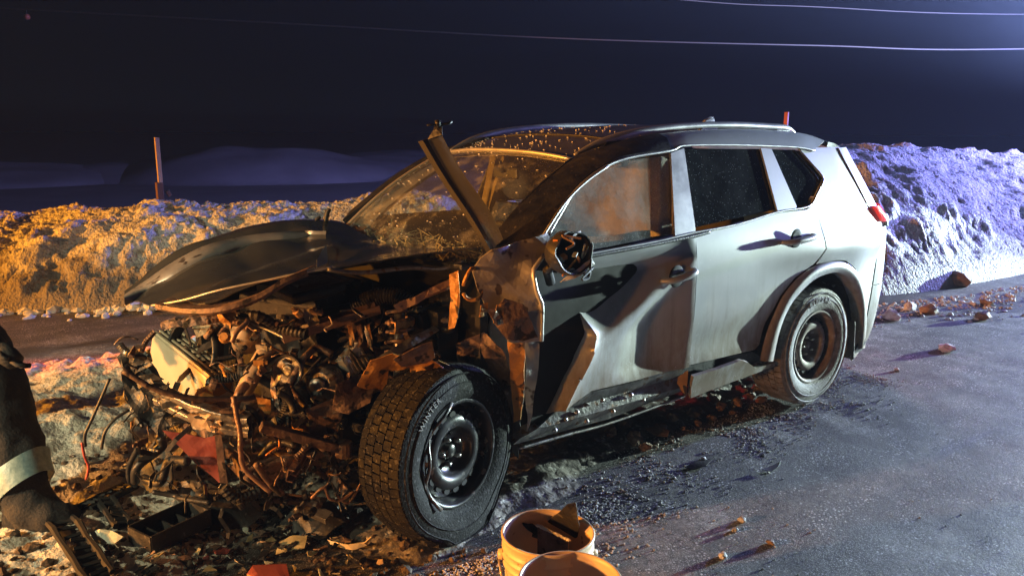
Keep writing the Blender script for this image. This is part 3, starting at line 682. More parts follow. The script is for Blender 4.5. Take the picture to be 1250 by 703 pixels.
# ---- tail
def tail_p(z, a):
    """a: 0 on the left side, 1 at the middle, 2 on the right side"""
    t = a*math.pi/2; xb, xe = XB(z), XE(z); y0 = side(xb, z)
    c, s_ = math.cos(t), math.sin(t)
    return Vector((xb+(xe-xb)*abs(s_)**.55, y0*math.copysign(abs(c)**.55, c), z))
def tail(name, z0, z1, mat, a0=0, a1=2, na=40, nzz=10, off=0.0, parent=CAR, thick=.012):
    P = []
    for i in range(nzz+1):
        z = lerp(z0, z1, i/nzz); row = []
        for k in range(na+1):
            a = lerp(a0, a1, k/na); p = tail_p(z, a)
            q1 = tail_p(z, min(2, a+.01)); q0 = tail_p(z, max(0, a-.01)); n = (q1-q0).cross(Vector((0, 0, 1))).normalized()
            if n.x > 0 and abs(n.x) > .02: n = -n
            row.append(p+n*off)
        P.append(row)
    mb = MB(); mb.grid(P); return mb.done(name, mat, parent, solid=thick, off=0)
tail('rear_bumper', .27, .66, 'silver_paint')
tail('bumper_skirt', .20, .268, 'black_plastic')
tail('tailgate', .664, 1.205, 'silver_paint')
tail('rear_glass', 1.21, 1.53, 'privacy_glass', .16, 1.84, thick=.004)
tail('rear_pillar', 1.207, 1.56, 'silver_paint', 0, .157, na=8)
tail('rear_pillar', 1.207, 1.56, 'silver_paint', 1.843, 2, na=8)
for a0, a1 in ((.02, .40), (1.60, 1.98)):
    tl = tail('tail_lamp', 1.085, 1.19, 'lamp_red_lit', a0, a1, 20, 4, .012, thick=.03)
    tail('clear_lens', 1.045, 1.088, 'shard_glass', a0+.08, a1, 16, 2, .012, tl, thick=.02)

tl_ = bpy.data.lights.new('car_tail_lamp', 'POINT'); tl_.energy = 9; tl_.color = (1, .08, .10); tl_.shadow_soft_size = .06
to_ = bpy.data.objects.new('car_tail_lamp', tl_); COL.objects.link(to_); to_.location = (-1.14, .50, 1.14)
# ---- rear arch flare and wheel housing
for s in (1, -1):
    def ln(pts, off): return [Vector((p.x, s*p.y, p.z)) for p in catmull([onside(*q, off=off) for q in pts], 4)]
    o1 = ln(fl_out, .004); o2 = [a.lerp(b, .15)+Vector((0, s*.024, 0)) for a, b in zip(o1, ln(fl_in, .004))]
    o3 = [a.lerp(b, .85)+Vector((0, s*.022, 0)) for a, b in zip(o1, ln(fl_in, .004))]; o4 = ln(fl_in, -.006); o5 = [p+Vector((0, -s*.05, 0)) for p in o4]
    strip('wheel_arch_flare', [o1, o2, o3, o4, o5], 'silver_paint' if s == 1 else 'silver_paint', n=50)
    o6 = [Vector((p.x, s*.42, p.z)) for p in o5]
    strip('wheel_housing', [[p+Vector((0, s*.004, .004)) for p in o5], o6], 'mud', n=50)
    mb = MB(); mb.box((-.47, s*.80, .33), (.02, .18, .26), Matrix.Rotation(.10, 3, 'Y')); mb.done('mud_flap', 'mud', CAR, smooth=False, bevel=.006)

# ---- wheels
def wheel(ctr, ax, up, R_, w, name, label, rubber, rimmat, parent, squash=0.0):
    """ax points outward from the car"""
    ctr, ax = Vector(ctr), Vector(ax).normalized()
    wh = empty(name, ctr, label, None)
    wh.parent = parent; wh.location = ctr-WORLD[parent]
    h = w/2; rim = .222
    e = Vector((0, 0, 1)); e = (e-ax*e.dot(ax)).normalized(); gg = ax.cross(e)
    def flat(v):
        z = v.z
        if squash and z < squash+.02:
            k = (squash+.02-z); v = Vector((v.x, v.y, max(z, 0.0)))
            v = v+ax*(.045*min(1, k/.12))*(1 if (v-ctr).dot(ax) > 0 else -1)
            v.z = max(.004, lerp(z, .006, min(1, k/.16)) if z < .05 else z)
        return v
    # carcass with tread blocks
    seg = 58
    rows = [-.46, -.285, -.27, -.105, -.085, .085, .105, .27, .285, .46]
    mb = MB()
    prof_out = [(R_-.012, .47*w), (R_-.030, .50*w), (R_-.060, .525*w), (lerp(R_, rim, .5), .535*w), (rim+.03, .50*w), (rim+.012, .46*w), (rim, .44*w)]
    prof = [(r, -a) for r, a in prof_out[::-1]]+[(R_-.012, a*w) for a in rows[1:-1]]+prof_out
    mb.lathe(prof, ctr, ax, seg)
    for i in range(seg):
        for k in range(0, len(rows)-1, 2):
            off = .5 if (k//2) % 2 else 0
            t0 = (i+off+.06)/seg*2*math.pi; t1 = (i+off+.90)/seg*2*math.pi; a0, a1 = rows[k]*w, rows[k+1]*w
            vv = []
            for rr in (R_-.015, R_):
                for t in (t0, t1):
                    for a in (a0, a1):
                        sk = .10*math.sin(a/w*6)/seg*6.28
                        vv.append(ctr+ax*a+(e*math.cos(t+sk)+gg*math.sin(t+sk))*(rr-(.008 if abs(a) > .44*w else 0)))
            mb.add(vv, [(0, 1, 3, 2), (4, 6, 7, 5), (0, 4, 5, 1), (2, 3, 7, 6), (0, 2, 6, 4), (1, 5, 7, 3)])
    # raised ribs of the sidewall
    for r0 in (.55, .80):
        rr = lerp(rim, R_, r0); mb.lathe([(rr-.004, .525*w), (rr, .545*w), (rr+.004, .525*w)], ctr, ax, seg)
    mb.v = [flat(v) for v in mb.v]
    ty = mb.done('tyre', rubber, wh, split=True)
    mb = MB()
    mb.lathe([(rim+.004, .47*w), (rim-.004, .475*w), (rim-.012, .45*w), (rim-.018, .36*w), (rim-.030, .18*w), (rim-.034, -.1*w), (rim-.02, -.42*w), (rim+.004, -.47*w)], ctr, ax, 56)
    rm = mb.done('rim', rimmat, wh)
    # pressed steel disc with a dished hub and vent slots
    d0 = .29*w
    mb = MB(); ns = 18
    def disc(r, a): return ctr+ax*(d0+a)
    prof2 = [(rim-.030, -.02), (.168, -.004), (.150, .014), (.132, .020), (.112, .018), (.098, .004), (.088, -.018), (.066, -.026), (.034, -.026), (.030, -.012), (.024, -.006), (0, -.006)]
    mb.lathe(prof2, disc(0, 0), ax, 56); ds = mb.done('wheel_disc', rimmat, wh)
    for i in range(ns):
        t = i/ns*2*math.pi; c = ctr+ax*(d0+.006)+(e*math.cos(t)+gg*math.sin(t))*.162
        rd_ = (e*math.cos(t)+gg*math.sin(t)); R3 = Matrix((rd_, ax.cross(rd_), ax)).transposed()
        mb = MB(); vs = [c+R3@Vector((.013*math.cos(q), .018*math.sin(q), .003)) for q in [k*math.pi/4 for k in range(8)]]+[c+R3@Vector((.013*math.cos(q), .018*math.sin(q), -.014)) for q in [k*math.pi/4 for k in range(8)]]
        mb.add(vs, [tuple(range(8)), tuple(range(15, 7, -1))]+[(k, k+8, (k+1) % 8+8, (k+1) % 8) for k in range(8)])
        mb.done('vent_slot', 'dark_void', wh, smooth=False)
    for i in range(5):
        t = i/5*2*math.pi+.3; c = ctr+ax*(d0-.022)+(e*math.cos(t)+gg*math.sin(t))*.054
        mb = MB(); mb.lathe([(0, .026), (.007, .024), (.0105, .014), (.0115, 0)], c, ax, 6); mb.done('lug_nut', 'steel', wh, smooth=False)
    mb = MB(); mb.lathe([(.0, -.03), (.13, -.03), (.13, -.05), (0, -.05)], ctr+ax*(d0-.02), ax, 32); mb.done('brake_disc', 'dull_steel', wh)
    return wh, e, gg
def lettering(text, ctr, ax, e, gg, r, h, ang, parent, mat, out):
    """raised sidewall letters bent round the tyre"""
    ctr, ax = Vector(ctr), Vector(ax).normalized(); t = ang
    for ch in text:
        cu = bpy.data.curves.new('letter', 'FONT'); cu.body = ch; cu.size = h*1.35; cu.extrude = .0015; cu.resolution_u = 1
        ob = bpy.data.objects.new('tmp', cu); COL.objects.link(ob); dg = bpy.context.evaluated_depsgraph_get()
        me = bpy.data.meshes.new_from_object(ob.evaluated_get(dg)); bpy.data.objects.remove(ob)
        if len(me.vertices) == 0: t -= h*.5/r; continue
        w = max(v.co.x for v in me.vertices); vs = []
        for v in me.vertices:
            tt = t-(v.co.x)/r; rr = r+v.co.y-h*.5
            vs.append(ctr+ax*(out+v.co.z)+(e*math.cos(tt)+gg*math.sin(tt))*rr)
        fs = [tuple(f.vertices) for f in me.polygons]; bpy.data.meshes.remove(me)
        link('letter', vs, fs, mat, parent, smooth=False); t -= (w+h*.22)/r
RW = (0, .785, .3685)
wr, e_, g_ = wheel(RW, (0, 1, 0), None, .3685, .235, 'rear_wheel', 'mud splashed rear steel wheel with snowy tyre', 'rubber_snowy', 'wheel_muddy', CAR)
lettering('BLIZZAK', RW, (0, 1, 0), e_, g_, .300, .036, .42, wr, 'rail_metal', .127)
wheel((0, -.785, .3685), (0, -1, 0), None, .3685, .235, 'rear_wheel', None, 'rubber', 'wheel_muddy', CAR)
wheel((2.66, -.76, .3685), (0, -1, 0), None, .3685, .235, 'front_wheel', None, 'rubber', 'wheel_black', CAR)
FW = Vector((2.64, .80, .352)); fa = math.radians(-16); FAX = Vector((math.sin(fa), math.cos(fa), .04))
wf, e_, g_ = wheel(FW, FAX, None, .366, .235, 'front_wheel', 'flat front tyre steered outwards on a black steel wheel', 'rubber', 'wheel_black', CAR, squash=.10)
lettering('WINTER', FW, FAX, e_, g_, .300, .026, .95, wf, 'rubber_snowy', .127)
# bent lip of the front rim and frost along the tread edge
mb = MB(); pts = []
for k in range(15):
    t = .2+k*.16; r = .235-.03*math.sin(k/14*3.14)
    pts.append(FW+FAX.normalized()*(.115+.015*math.sin(k))+(e_*math.cos(t)+g_*math.sin(t))*r)
mb.tube(pts, .008, 6); mb.done('bent_rim_lip', 'dull_steel', wf)
for s in (1, -1):
    mb = MB(); mb.tube([(2.64, s*.72, .36), (2.62, s*.2, .34)], .03, 8); mb.done('drive_shaft', 'rust_brown', CAR)
    mb = MB(); mb.tube([(0, s*.70, .37), (0, 0, .36)], .035, 8); mb.done('rear_axle', 'dark_void', CAR)

# ---- sill and the loose side skirt
P_sill = xz([(633, 546), (641, 536), (722, 480), (780, 467), (838, 451), (838, 480), (748, 514), (690, 530)])
sl = panel('sill', P_sill, 'dull_steel', off=-.028, disp=lambda x, z: .012*math.sin(z*60), res=.03, thick=.05)
for px, py in ((677, 525), (690, 512), (704, 503), (716, 514), (735, 488), (748, 502), (770, 482), (785, 488)):
    p = onside(px, py, -.024); mb = MB(); mb.lathe([(0, .012), (.009, .010), (.012, .003), (.014, 0)], p, (0, 1, 0), 8); mb.done('bolt', 'steel', sl)
mb = MB(); mb.tube(catmull([onside(*q, off=-.02) for q in ((634, 547), (690, 531), (748, 515), (836, 483))], 6), .007, 6); mb.done('sill_flange', 'steel', sl)
P_sill2 = xz([(838, 451), (880, 440), (925, 431), (940, 440), (838, 476)])
panel('sill', P_sill2, 'black_plastic', off=-.035, res=.05, thick=.04)
sk = panel('side_skirt', xz([(841, 458), (870, 449), (899, 438), (908, 441), (920, 449), (944, 442), (945, 446), (890, 466), (841, 485)]), 'silver_paint', off=.012, disp=lambda x, z: .02*sstep(.33, .42, z), res=.03, thick=.02, label='loose silver side skirt hanging below the rear door')
c_ = onside(832, 466, .01); sheet('skirt_end_cap', [onside(840, 452, .01), onside(828, 460, -.02), onside(826, 470, -.03), onside(838, 484, .01)], 'primer_metal', sk, res=.02, amp=.004)
P = xz([(633, 546), (838, 480), (940, 442)])
for s in (1, -1): panel('sill_inner', [(2.3, .30), (2.3, .45), (.55, .45), (.55, .34)], 'dark_void', s=s, off=-.07, res=.2, thick=.03)
mb = MB(); mb.box((1.2, 0, .36), (2.5, 1.55, .06)); mb.box((-.35, 0, .42), (.9, 1.3, .06)); mb.done('floor_pan', 'dark_void', CAR, smooth=False)
mb = MB(); mb.tube([(2.2, -.25, .30), (1.2, -.2, .28), (.4, -.3, .30), (-.7, -.35, .30)], .035, 8); mb.done('exhaust_pipe', 'rust_brown', CAR)

# ---- door handles, mirror
def on_panel(px, py, disp, off=0.0):
    p = onside(px, py)
    for _ in range(4): p = onside(px, py, disp(p.x, p.z)+off)
    return p
def handle(px0, py0, px1, py1, disp):
    a, b = on_panel(px0, py0, disp), on_panel(px1, py1, disp)
    mb = MB(); pts = [a+Vector((0, .004, 0)), a.lerp(b, .15)+Vector((0, .045, 0)), a.lerp(b, .5)+Vector((0, .054, 0)), a.lerp(b, .85)+Vector((0, .045, 0)), b+Vector((0, .002, 0))]
    c_ = catmull(pts, 4); mb.tube(c_, [.012+.007*math.sin(math.pi*i/(len(c_)-1)) for i in range(len(c_))], 8); return mb
def cup(px, py, par, disp):
    c = on_panel(px, py, disp); mb = MB(); mb.lathe([(.056, .010), (.050, .013), (.03, .012), (0, .011)], c, (0, 1, 0), 20, ref=(0, 0, 1)); return mb.done('handle_cup', 'dark_void', par)
handle(953, 296, 991, 287, bulge).done('door_handle', 'silver_paint', rd); cup(970, 291, rd, bulge)
handle(806, 343, 846, 329, door_disp).done('door_handle', 'silver_paint', fd); cup(824, 337, fd, door_disp)
# mirror housing: broken open bowl
mc = onside(695, 309, .14); mr = MB()
ax = (CAM-mc).normalized(); ax = (ax*.75+Vector((-.5, .2, 0))).normalized()
prof = [(.0, -.085), (.045, -.08), (.078, -.055), (.094, -.02), (.097, .01), (.093, .03)]
mr.lathe(prof, (0, 0, 0), ax, 28); sidev = Vector((0, 0, 1)).cross(ax).normalized()
mr.v = [mc+sidev*(v.dot(sidev)*1.05)+Vector((0, 0, 1))*(v.z*.92)+ (v-sidev*v.dot(sidev)-Vector((0, 0, v.z)))*1.0 + sidev*.010*nz(v, 18, 2)+Vector((0, 0, .016*nz(v, 15, 9))) for v in mr.v]
mo = mr.done('door_mirror', 'black_plastic', fd, solid=.006); mo['label'] = 'door mirror smashed open with its inner works hanging out'
for k in range(13):
    r1 = random.Random(k+50); c = mc+sidev*r1.uniform(-.07, .07)+Vector((0, 0, r1.uniform(-.10, .05)))+ax*r1.uniform(-.02, .04)
    mb = MB()
    if k % 3 == 0: mb.tube(catmull([c+Vector((r1.uniform(-.05, .05), r1.uniform(-.02, .03), r1.uniform(-.05, .05))) for _ in range(4)], 5), .005, 6)
    elif k % 3 == 1: mb.chunk(c, .018, r1)
    else: mb.bar(c, c+Vector((r1.uniform(-.05, .05), r1.uniform(-.02, .02), r1.uniform(-.04, .04))), .02, .006)
    mb.done('mirror_innards', ('wire_orange', 'shard_glass', 'black_plastic', 'aluminium', 'copper_hose')[k % 5], CAR, smooth=False)
pts = [onside(*q, off=o_) for q, o_ in (((672, 345), .03), ((668, 330), .06), ((676, 322), .1), ((690, 330), .13))]
mb = MB(); mb.tube(pts, .022, 8); mb.done('mirror_stalk', 'black_plastic', CAR)
sheet('mirror_foil', [onside(697, 333, .15), onside(722, 316, .16), onside(726, 322, .16), onside(705, 338, .15), onside(684, 345, .12)], 'aluminium', CAR, res=.015, amp=.006, ns=25)

# ---- torn front fender
O_f = [(600, 305, .03), (636, 294, .03), (671, 284, .02), (666, 308, .05), (650, 331, .07), (656, 356, .07), (662, 372, .06), (661, 416, .05), (640, 417, .04), (620, 416, .03), (606, 398, .0), (594, 376, -.02), (582, 352, -.03), (575, 330, -.04), (586, 315, -.01)]
fen = sheet('front_fender', [onside(a, b, o) for a, b, o in O_f], 'raw_paint', CAR, res=.02, amp=.010, ns=7, thick=.010, seed=4); fen['label'] = 'torn left front fender with a rolled bright rear edge'
ed = [onside(a, b, o+.006) for a, b, o in ((664, 311, .05), (650, 331, .075), (655, 356, .075), (662, 372, .065), (661.5, 395, .06), (661, 416, .055))]
mb = MB(); mb.tube(resample(ed, 14), .0095, 8); mb.done('fender_edge', 'aluminium', fen)
ed = [onside(a, b, o) for a, b, o in ((575, 330, -.03), (600, 385, 0), (640, 392, .04), (655, 380, .05))]
sheet('fender_fold', [onside(598, 384, .0), onside(616, 366, .06), onside(640, 372, .08), onside(657, 412, .07), onside(638, 416, .05), onside(618, 414, .04)], 'rust_brown', fen, res=.018, amp=.012, ns=11)
# strips hanging below the fender
for nm, pts, mt, sd in (
    ('torn_flange', [(620, 417, .0), (641, 417, .03), (640, 470, .02), (636, 512, .0), (628, 515, -.03), (624, 470, -.04)], 'primer_metal', 1),
    ('torn_flange', [(641, 417, .0), (658, 418, .01), (657, 450, .0), (650, 500, -.02), (644, 526, -.03), (641, 480, -.03)], 'raw_paint', 2),
    ('arch_liner', [(556, 420, -.2), (590, 405, -.15), (612, 425, -.08), (628, 470, -.06), (634, 500, -.08), (618, 490, -.1), (590, 460, -.18), (560, 450, -.25)], 'rust_brown', 3),
    ('arch_liner', [(600, 480, -.1), (622, 470, -.05), (636, 520, -.05), (632, 560, -.08), (618, 540, -.12)], 'black_plastic', 5),
    ('torn_apron', [(436, 470, -0.20), (452, 440, -0.13), (480, 432, -0.10), (500, 440, -0.07), (526, 438, -0.05), (545, 452, -0.03), (520, 462, -0.09), (505, 470, -0.11), (500, 448, -0.11), (474, 452, -0.15), (470, 475, -0.19), (450, 482, -0.21)], 'primer_metal', 7),
    ('torn_apron', [(494, 472, -0.17), (508, 458, -0.15), (516, 462, -0.17), (508, 474, -0.19)], 'primer_metal', 8),
    ('torn_apron', [(480, 438, 0.00), (505, 425, 0.03), (528, 418, 0.05), (530, 435, 0.03), (520, 442, 0.01), (490, 446, -0.01)], 'rust_brown', 9),
    ('torn_apron', [(515, 448, -0.05), (535, 440, -0.05), (552, 446, -0.05), (556, 452, -0.07), (530, 455, -0.09)], 'primer_metal', 10),
    ('inner_wing', [(410, 470, -.2), (440, 456, -.25), (458, 470, -.2), (452, 492, -.15), (425, 505, -.15), (404, 500, -.2)], 'rust_brown', 11),
    ('inner_wing', [(375, 500, -.25), (405, 485, -.25), (420, 500, -.2), (410, 530, -.2), (380, 540, -.25)], 'rust_brown', 12),
    ('strut_brace', [(478, 395, -.35), (505, 380, -.38), (552, 395, -.32), (560, 408, -.28), (525, 415, -.25), (500, 408, -.3)], 'black_plastic', 13),
    ('strut_brace', [(455, 440, -.2), (500, 412, -.22), (530, 398, -.25), (536, 404, -.23), (500, 424, -.2), (460, 446, -.18)], 'dull_steel', 14),
    ('hinge_bracket', [(548, 335, -.1), (560, 330, -.08), (562, 368, -.08), (556, 400, -.1), (548, 402, -.12), (550, 365, -.12)], 'primer_metal', 15),
    ('hinge_bracket', [(524, 352, -.15), (553, 340, -.12), (550, 350, -.12), (520, 362, -.15)], 'copper_hose', 16),
    ('fender_rail', [(480, 372, -.2), (530, 350, -.15), (548, 346, -.14), (548, 352, -.14), (520, 364, -.16), (486, 380, -.2)], 'copper_hose', 17),
):
    sheet(nm, [onside(a, b, o) for a, b, o in pts], mt, CAR, res=.018, amp=.007 if nm == 'torn_apron' else .012, ns=13, thick=.004, seed=sd*3)
mb = MB(); c = onside(577, 347, -.03); mb.tube([c+Vector((.045*math.cos(t), .012*math.sin(2*t), .066*math.sin(t))) for t in [k*6.2832/22 for k in range(21)]], .008, 7); mb.done('hinge_loop', 'primer_metal', CAR)
for (x0, y0, x1, y1, o, mt) in ((612, 372, 606, 392, .05, 'primer_metal'), (592, 372, 588, 385, .05, 'primer_metal'), (598, 378, 610, 394, .05, 'copper_hose')):
    sheet('torn_tab', [onside(x0-5, y0, o), onside(x0+5, y0-2, o+.01), onside(x1+6, y1, o), onside(x1-4, y1+2, o)], mt, CAR, res=.012, amp=.007, ns=25)

# ---- bent strip standing up at the base of the near pillar
b0, b1, t0, t1, tt = aty(600, 306, .74), aty(614, 292, .80), aty(518, 172, .70), aty(540, 165, .77), aty(535, 152, .75)
P = []
for i in range(13):
    k = i/12; a = b0.lerp(t0, k); b = b1.lerp(t1, k); w = Vector((0, .012*math.sin(k*5), .010*math.sin(k*7)))
    a, b = a+w*.5, b+w
    edge = a+(a-b)*.04+Vector((.012, .02, 0)); P.append([edge+Vector((0, -.035, -.005)), edge, a.lerp(b, .15)+Vector((0, .006, 0)), a.lerp(b, .6)-Vector((0, .006, 0)), b, b-Vector((.01, .03, 0))])
mb = MB(); mb.grid(P); bs = mb.done('bent_wing_rail', 'hood_paint', CAR, solid=.004); bs['label'] = 'long bent metal strip standing up in front of the windscreen'
sheet('strip_tip', [t0.lerp(t1, .2), t1, t1.lerp(tt, .7)+Vector((-.012, 0, 0)), tt+Vector((-.02, 0, .004)), tt+Vector((.015, 0, .002)), t0.lerp(tt, .6)], 'black_plastic', bs, res=.012, amp=.004)
mb = MB(); mb.tube([tt+Vector((-.02, 0, 0)), tt+Vector((-.045, .01, .004)), tt+Vector((-.055, .01, .012))], .006, 6); mb.tube([tt, tt+Vector((.05, 0, -.004))], .004, 6); mb.chunk(tt+Vector((0, 0, .006)), .016, RND); mb.done('strip_clip', 'black_plastic', bs)

# ---- bonnet: outer skin and the inner frame that dropped below it
NET = [[(2.40, -.72, 1.145), (2.46, -.42, 1.160), (2.48, -.02, 1.115), (2.44, .33, 1.115), (2.34, .66, 1.150)],
       [(2.68, -.74, 1.160), (2.72, -.42, 1.180), (2.72, -.02, 1.115), (2.70, .33, 1.085), (2.66, .60, 1.135)],
       [(2.96, -.74, 1.125), (3.03, -.42, 1.150), (3.02, -.02, 1.085), (3.0, .30, 1.055), (2.95, .56, 1.115)],
       [(3.24, -.68, 1.025), (3.32, -.40, 1.068), (3.32, -.02, 1.030), (3.27, .25, 1.015), (3.20, .46, 1.070)],
       [(3.43, -.60, .860), (3.555, -.42, .905), (3.55, -.05, .930), (3.485, .18, .955), (3.42, .36, .990)]]
rows = [catmull(r, 12) for r in NET]; cols = list(zip(*rows)); cols = [catmull(c, 12) for c in cols]
P = []
for c in cols:
    row = []
    for p in c:
        d = .006*nz(p, 4, 3)+.024*(abs(nz(p, 3.2, 8))-.22)*sstep(2.45, 2.8, p.x)*sstep(-.45, -.2, p.y)+.006*(abs(nz(p, 9, 12))-.2)+.026*math.exp(-abs(p.y+.40)/.022)*sstep(2.42, 2.6, p.x)
        w = math.exp(-((p.y-.10-.25*(p.x-2.9))/.05)**2)*sstep(2.5, 2.8, p.x)     # buckle running along the bonnet
        row.append(p+Vector((0, 0, d+.018*w)))
    P.append(row)
mb = MB(); mb.grid(P); bon = mb.done('bonnet', 'hood_paint', CAR, solid=.006, off=-1); bon['label'] = 'dark buckled bonnet arched up over the wreckage'
up = [aty(185, 373, .12), aty(225, 366, .3), aty(268, 354, .42), aty(330, 341, .5), aty(368, 333, .54), aty(405, 326, .55)]
lo = [aty(190, 376, .2), aty(228, 382, .38), aty(270, 380, .5), aty(312, 366, .54), aty(348, 345, .56), aty(375, 334, .56)]
up = resample(catmull(up, 5), 30); lo = resample(catmull(lo, 5), 30)
strip('bonnet_frame', [[p+Vector((-.10, -.14, .005)) for p in lo], [p+Vector((-.03, -.05, .012)) for p in lo], [p+Vector((.0, -.006, .014)) for p in lo], lo, [p+Vector((-.01, -.008, -.010)) for p in lo]], 'rust_brown', bon, n=30, solid=.004)
ln = [aty(430, 321, .58), aty(480, 322, .6), aty(520, 326, .62), aty(556, 318, .66)]
mb = MB(); mb.tube(catmull([aty(400, 329, .57), aty(440, 333, .58), aty(500, 327, .6), aty(540, 328, .62), aty(565, 318, .66)], 5), .010, 6); mb.done('bonnet_edge', 'dull_steel', bon)
sheet('bonnet_tear', [P[27][15]+Vector((0, 0, .02)), P[33][18]+Vector((0, 0, .012)), P[37][22]+Vector((0, 0, .02)), P[33][20]+Vector((0, 0, .03))], 'raw_paint', bon, res=.03, amp=.004)
lo_ = [(152, 365), (180, 351), (215, 330), (255, 310), (300, 298), (345, 291), (372, 286), (398, 283)]; hi_ = [(151, 360), (178, 342), (212, 319), (252, 299), (298, 288), (345, 283), (372, 282), (398, 282)]
def crest(w, dz):
    """on the ray through the pixel, the point that lies dz above the bonnet skin"""
    best = None
    for k in range(80):
        y = .1-.008*k; q = aty(*w, y); z = min((abs(g.x-q.x)+abs(g.y-q.y), g.z) for row in P[::2] for g in row[::2])[1]
        if q.z < z+dz: return q
        best = q
    return best
strip('bonnet_crest_highlight', [[q+Vector((-.004, -.02, -.04)) for q in catmull([crest(w, .026) for w in hi_], 5)], catmull([crest(w, .028) for w in hi_], 5), catmull([crest(w, .018) for w in lo_], 5), [q+Vector((0, .004, -.03)) for q in catmull([crest(w, .016) for w in lo_], 5)]], 'raw_paint', bon, n=40)  # lit crest of the dark bonnet, put into a strip of lighter paint
mb = MB(); mb.tube(resample(up, 40), .0045, 6); mb.done('bonnet_crease_highlight', 'aluminium', bon)  # bright line where the crease catches light, drawn as an added pale tube
# cowl and wipers
mb = MB(); P2 = [[Vector((lerp(2.30, 2.46, t)+.10*(1-v*v), .70*v, 1.06+.025*t)) for v in [-1+.1*i for i in range(21)]] for t in (0, .5, 1)]; mb.grid(P2); mb.done('cowl', 'black_plastic', CAR, solid=.02)
mb = MB(); mb.tube(catmull([aty(392, 286, -.42), aty(397, 276, -.42), aty(399, 262, -.42), aty(402, 255, -.42)], 4), .012, 6); mb.chunk(aty(394, 284, -.42), .03, RND); mb.done('wiper_arm', 'black_plastic', CAR)
mb = MB(); mb.tube(catmull([aty(384, 282, -.42), aty(386, 270, -.42), aty(391, 265, -.42)], 4), .009, 6); mb.done('wiper_arm', 'black_plastic', CAR)

# ---- interior
mb = MB(); P2 = []
for t in range(7):
    k = t/6; P2.append([Vector((lerp(2.42, 1.98, k)+.06*(1-v*v), .68*v, 1.045+.02*math.sin(k*3.1)-.16*max(0, k-.7)/.3*1.0)) for v in [-1+.1*i for i in range(21)]])
mb.grid(P2); mb.done('dashboard', 'black_plastic', CAR, solid=.05)
mb = MB(); mb.box((2.38, 0, .78), (.04, 1.5, .56)); mb.done('firewall', 'dark_void', CAR, smooth=False)
def seat(x, y, back=.60):
    s_ = MB(); P2 = []
    for i in range(11):
        k = i/10; w = .25*(1-.25*k**3); zc = .62+back*k; xc = x-.05-.17*k
        P2.append([Vector((xc+.07*math.cos(t)*(1-.3*k)+.02*abs(math.cos(t)), y+w*math.copysign(abs(math.sin(t))**.6, math.sin(t)), zc)) for t in [j*6.2832/20 for j in range(21)]])
    s_.grid(P2); s_.add([p for p in P2[-1]], [tuple(range(20))]); return s_
for y in (.38, -.38):
    sb = seat(1.55, y); so = sb.done('front_seat', 'seat_cloth', CAR)
    mb = MB(); mb.lathe([(0, -.07), (.06, -.065), (.085, -.04), (.09, 0), (.085, .04), (.06, .065), (0, .07)], (1.32, y, 1.33), (1, 0, 0), 16); mb.v = [Vector((v.x, y+(v.y-y)*1.5, v.z)) for v in mb.v]; mb.done('headrest', 'seat_cloth', so)
    mb = MB(); mb.box((1.75, y, .62), (.52, .48, .16)); mb.done('seat_cushion', 'seat_cloth', so, smooth=True, bevel=.05)
mb = MB(); mb.box((.55, 0, .90), (.16, 1.3, .66), Matrix.Rotation(-.2, 3, 'Y')); mb.done('rear_bench', 'seat_cloth', CAR, bevel=.05)
mb = MB(); mb.tube([Vector((1.98+.06*math.sin(t)*.5, .38+.185*math.cos(t), 1.04+.17*math.sin(t))) for t in [k*6.2832/28 for k in range(29)]], .016, 8); sw = mb.done('steering_wheel', 'black_plastic', CAR)
mb = MB(); mb.box((2.0, .38, 1.02), (.06, .16, .12)); mb.bar((2.0, .22, 1.04), (2.0, .54, 1.04), .03, .04); mb.done('airbag_cover', 'black_plastic', sw, smooth=False, bevel=.012)
# trims and the curtain airbag lit through the glass
for s in (1, -1):
    o = .05
    a = [onside(*q) for q in ((818, 190), (826, 283))]
    mb = MB(); mb.bar((a[0].x, s*(a[0].y-.06), a[0].z-.01), (a[1].x, s*(a[1].y-.09), a[1].z-.2), .07, .10, (1, 0, 0)); mb.done('pillar_lining', 'trim_beige', CAR, smooth=False, bevel=.015)
mb = MB(); mb.bar((1.24, -.60, 1.52), (1.30, -.76, 1.05), .03, .045, (1, 0, 0)); mb.done('seat_belt', 'trim_beige', CAR, smooth=False)
sheet('curtain_airbag', [(1.98, .66, 1.30), (1.72, .64, 1.47), (1.30, .63, 1.54), (.9, .64, 1.53), (.9, .70, 1.25), (1.2, .73, 1.17), (1.6, .73, 1.16), (1.95, .73, 1.17)], 'airbag_cloth', CAR, res=.04, amp=.022, ns=6, smooth=True)
sheet('roof_lining', [(1.68, -.55, 1.50), (1.68, .55, 1.50), (1.2, .57, 1.60), (-.4, .55, 1.58), (-.4, -.55, 1.58), (1.2, -.57, 1.60)], 'trim_beige', CAR, res=.12, amp=.004, smooth=True)
mb = MB(); mb.box((1.70, 0, 1.43), (.02, .22, .06)); mb.bar((1.72, 0, 1.43), (1.74, 0, 1.50), .02, .02); mb.done('rear_view_mirror', 'black_plastic', CAR, smooth=False, bevel=.01)

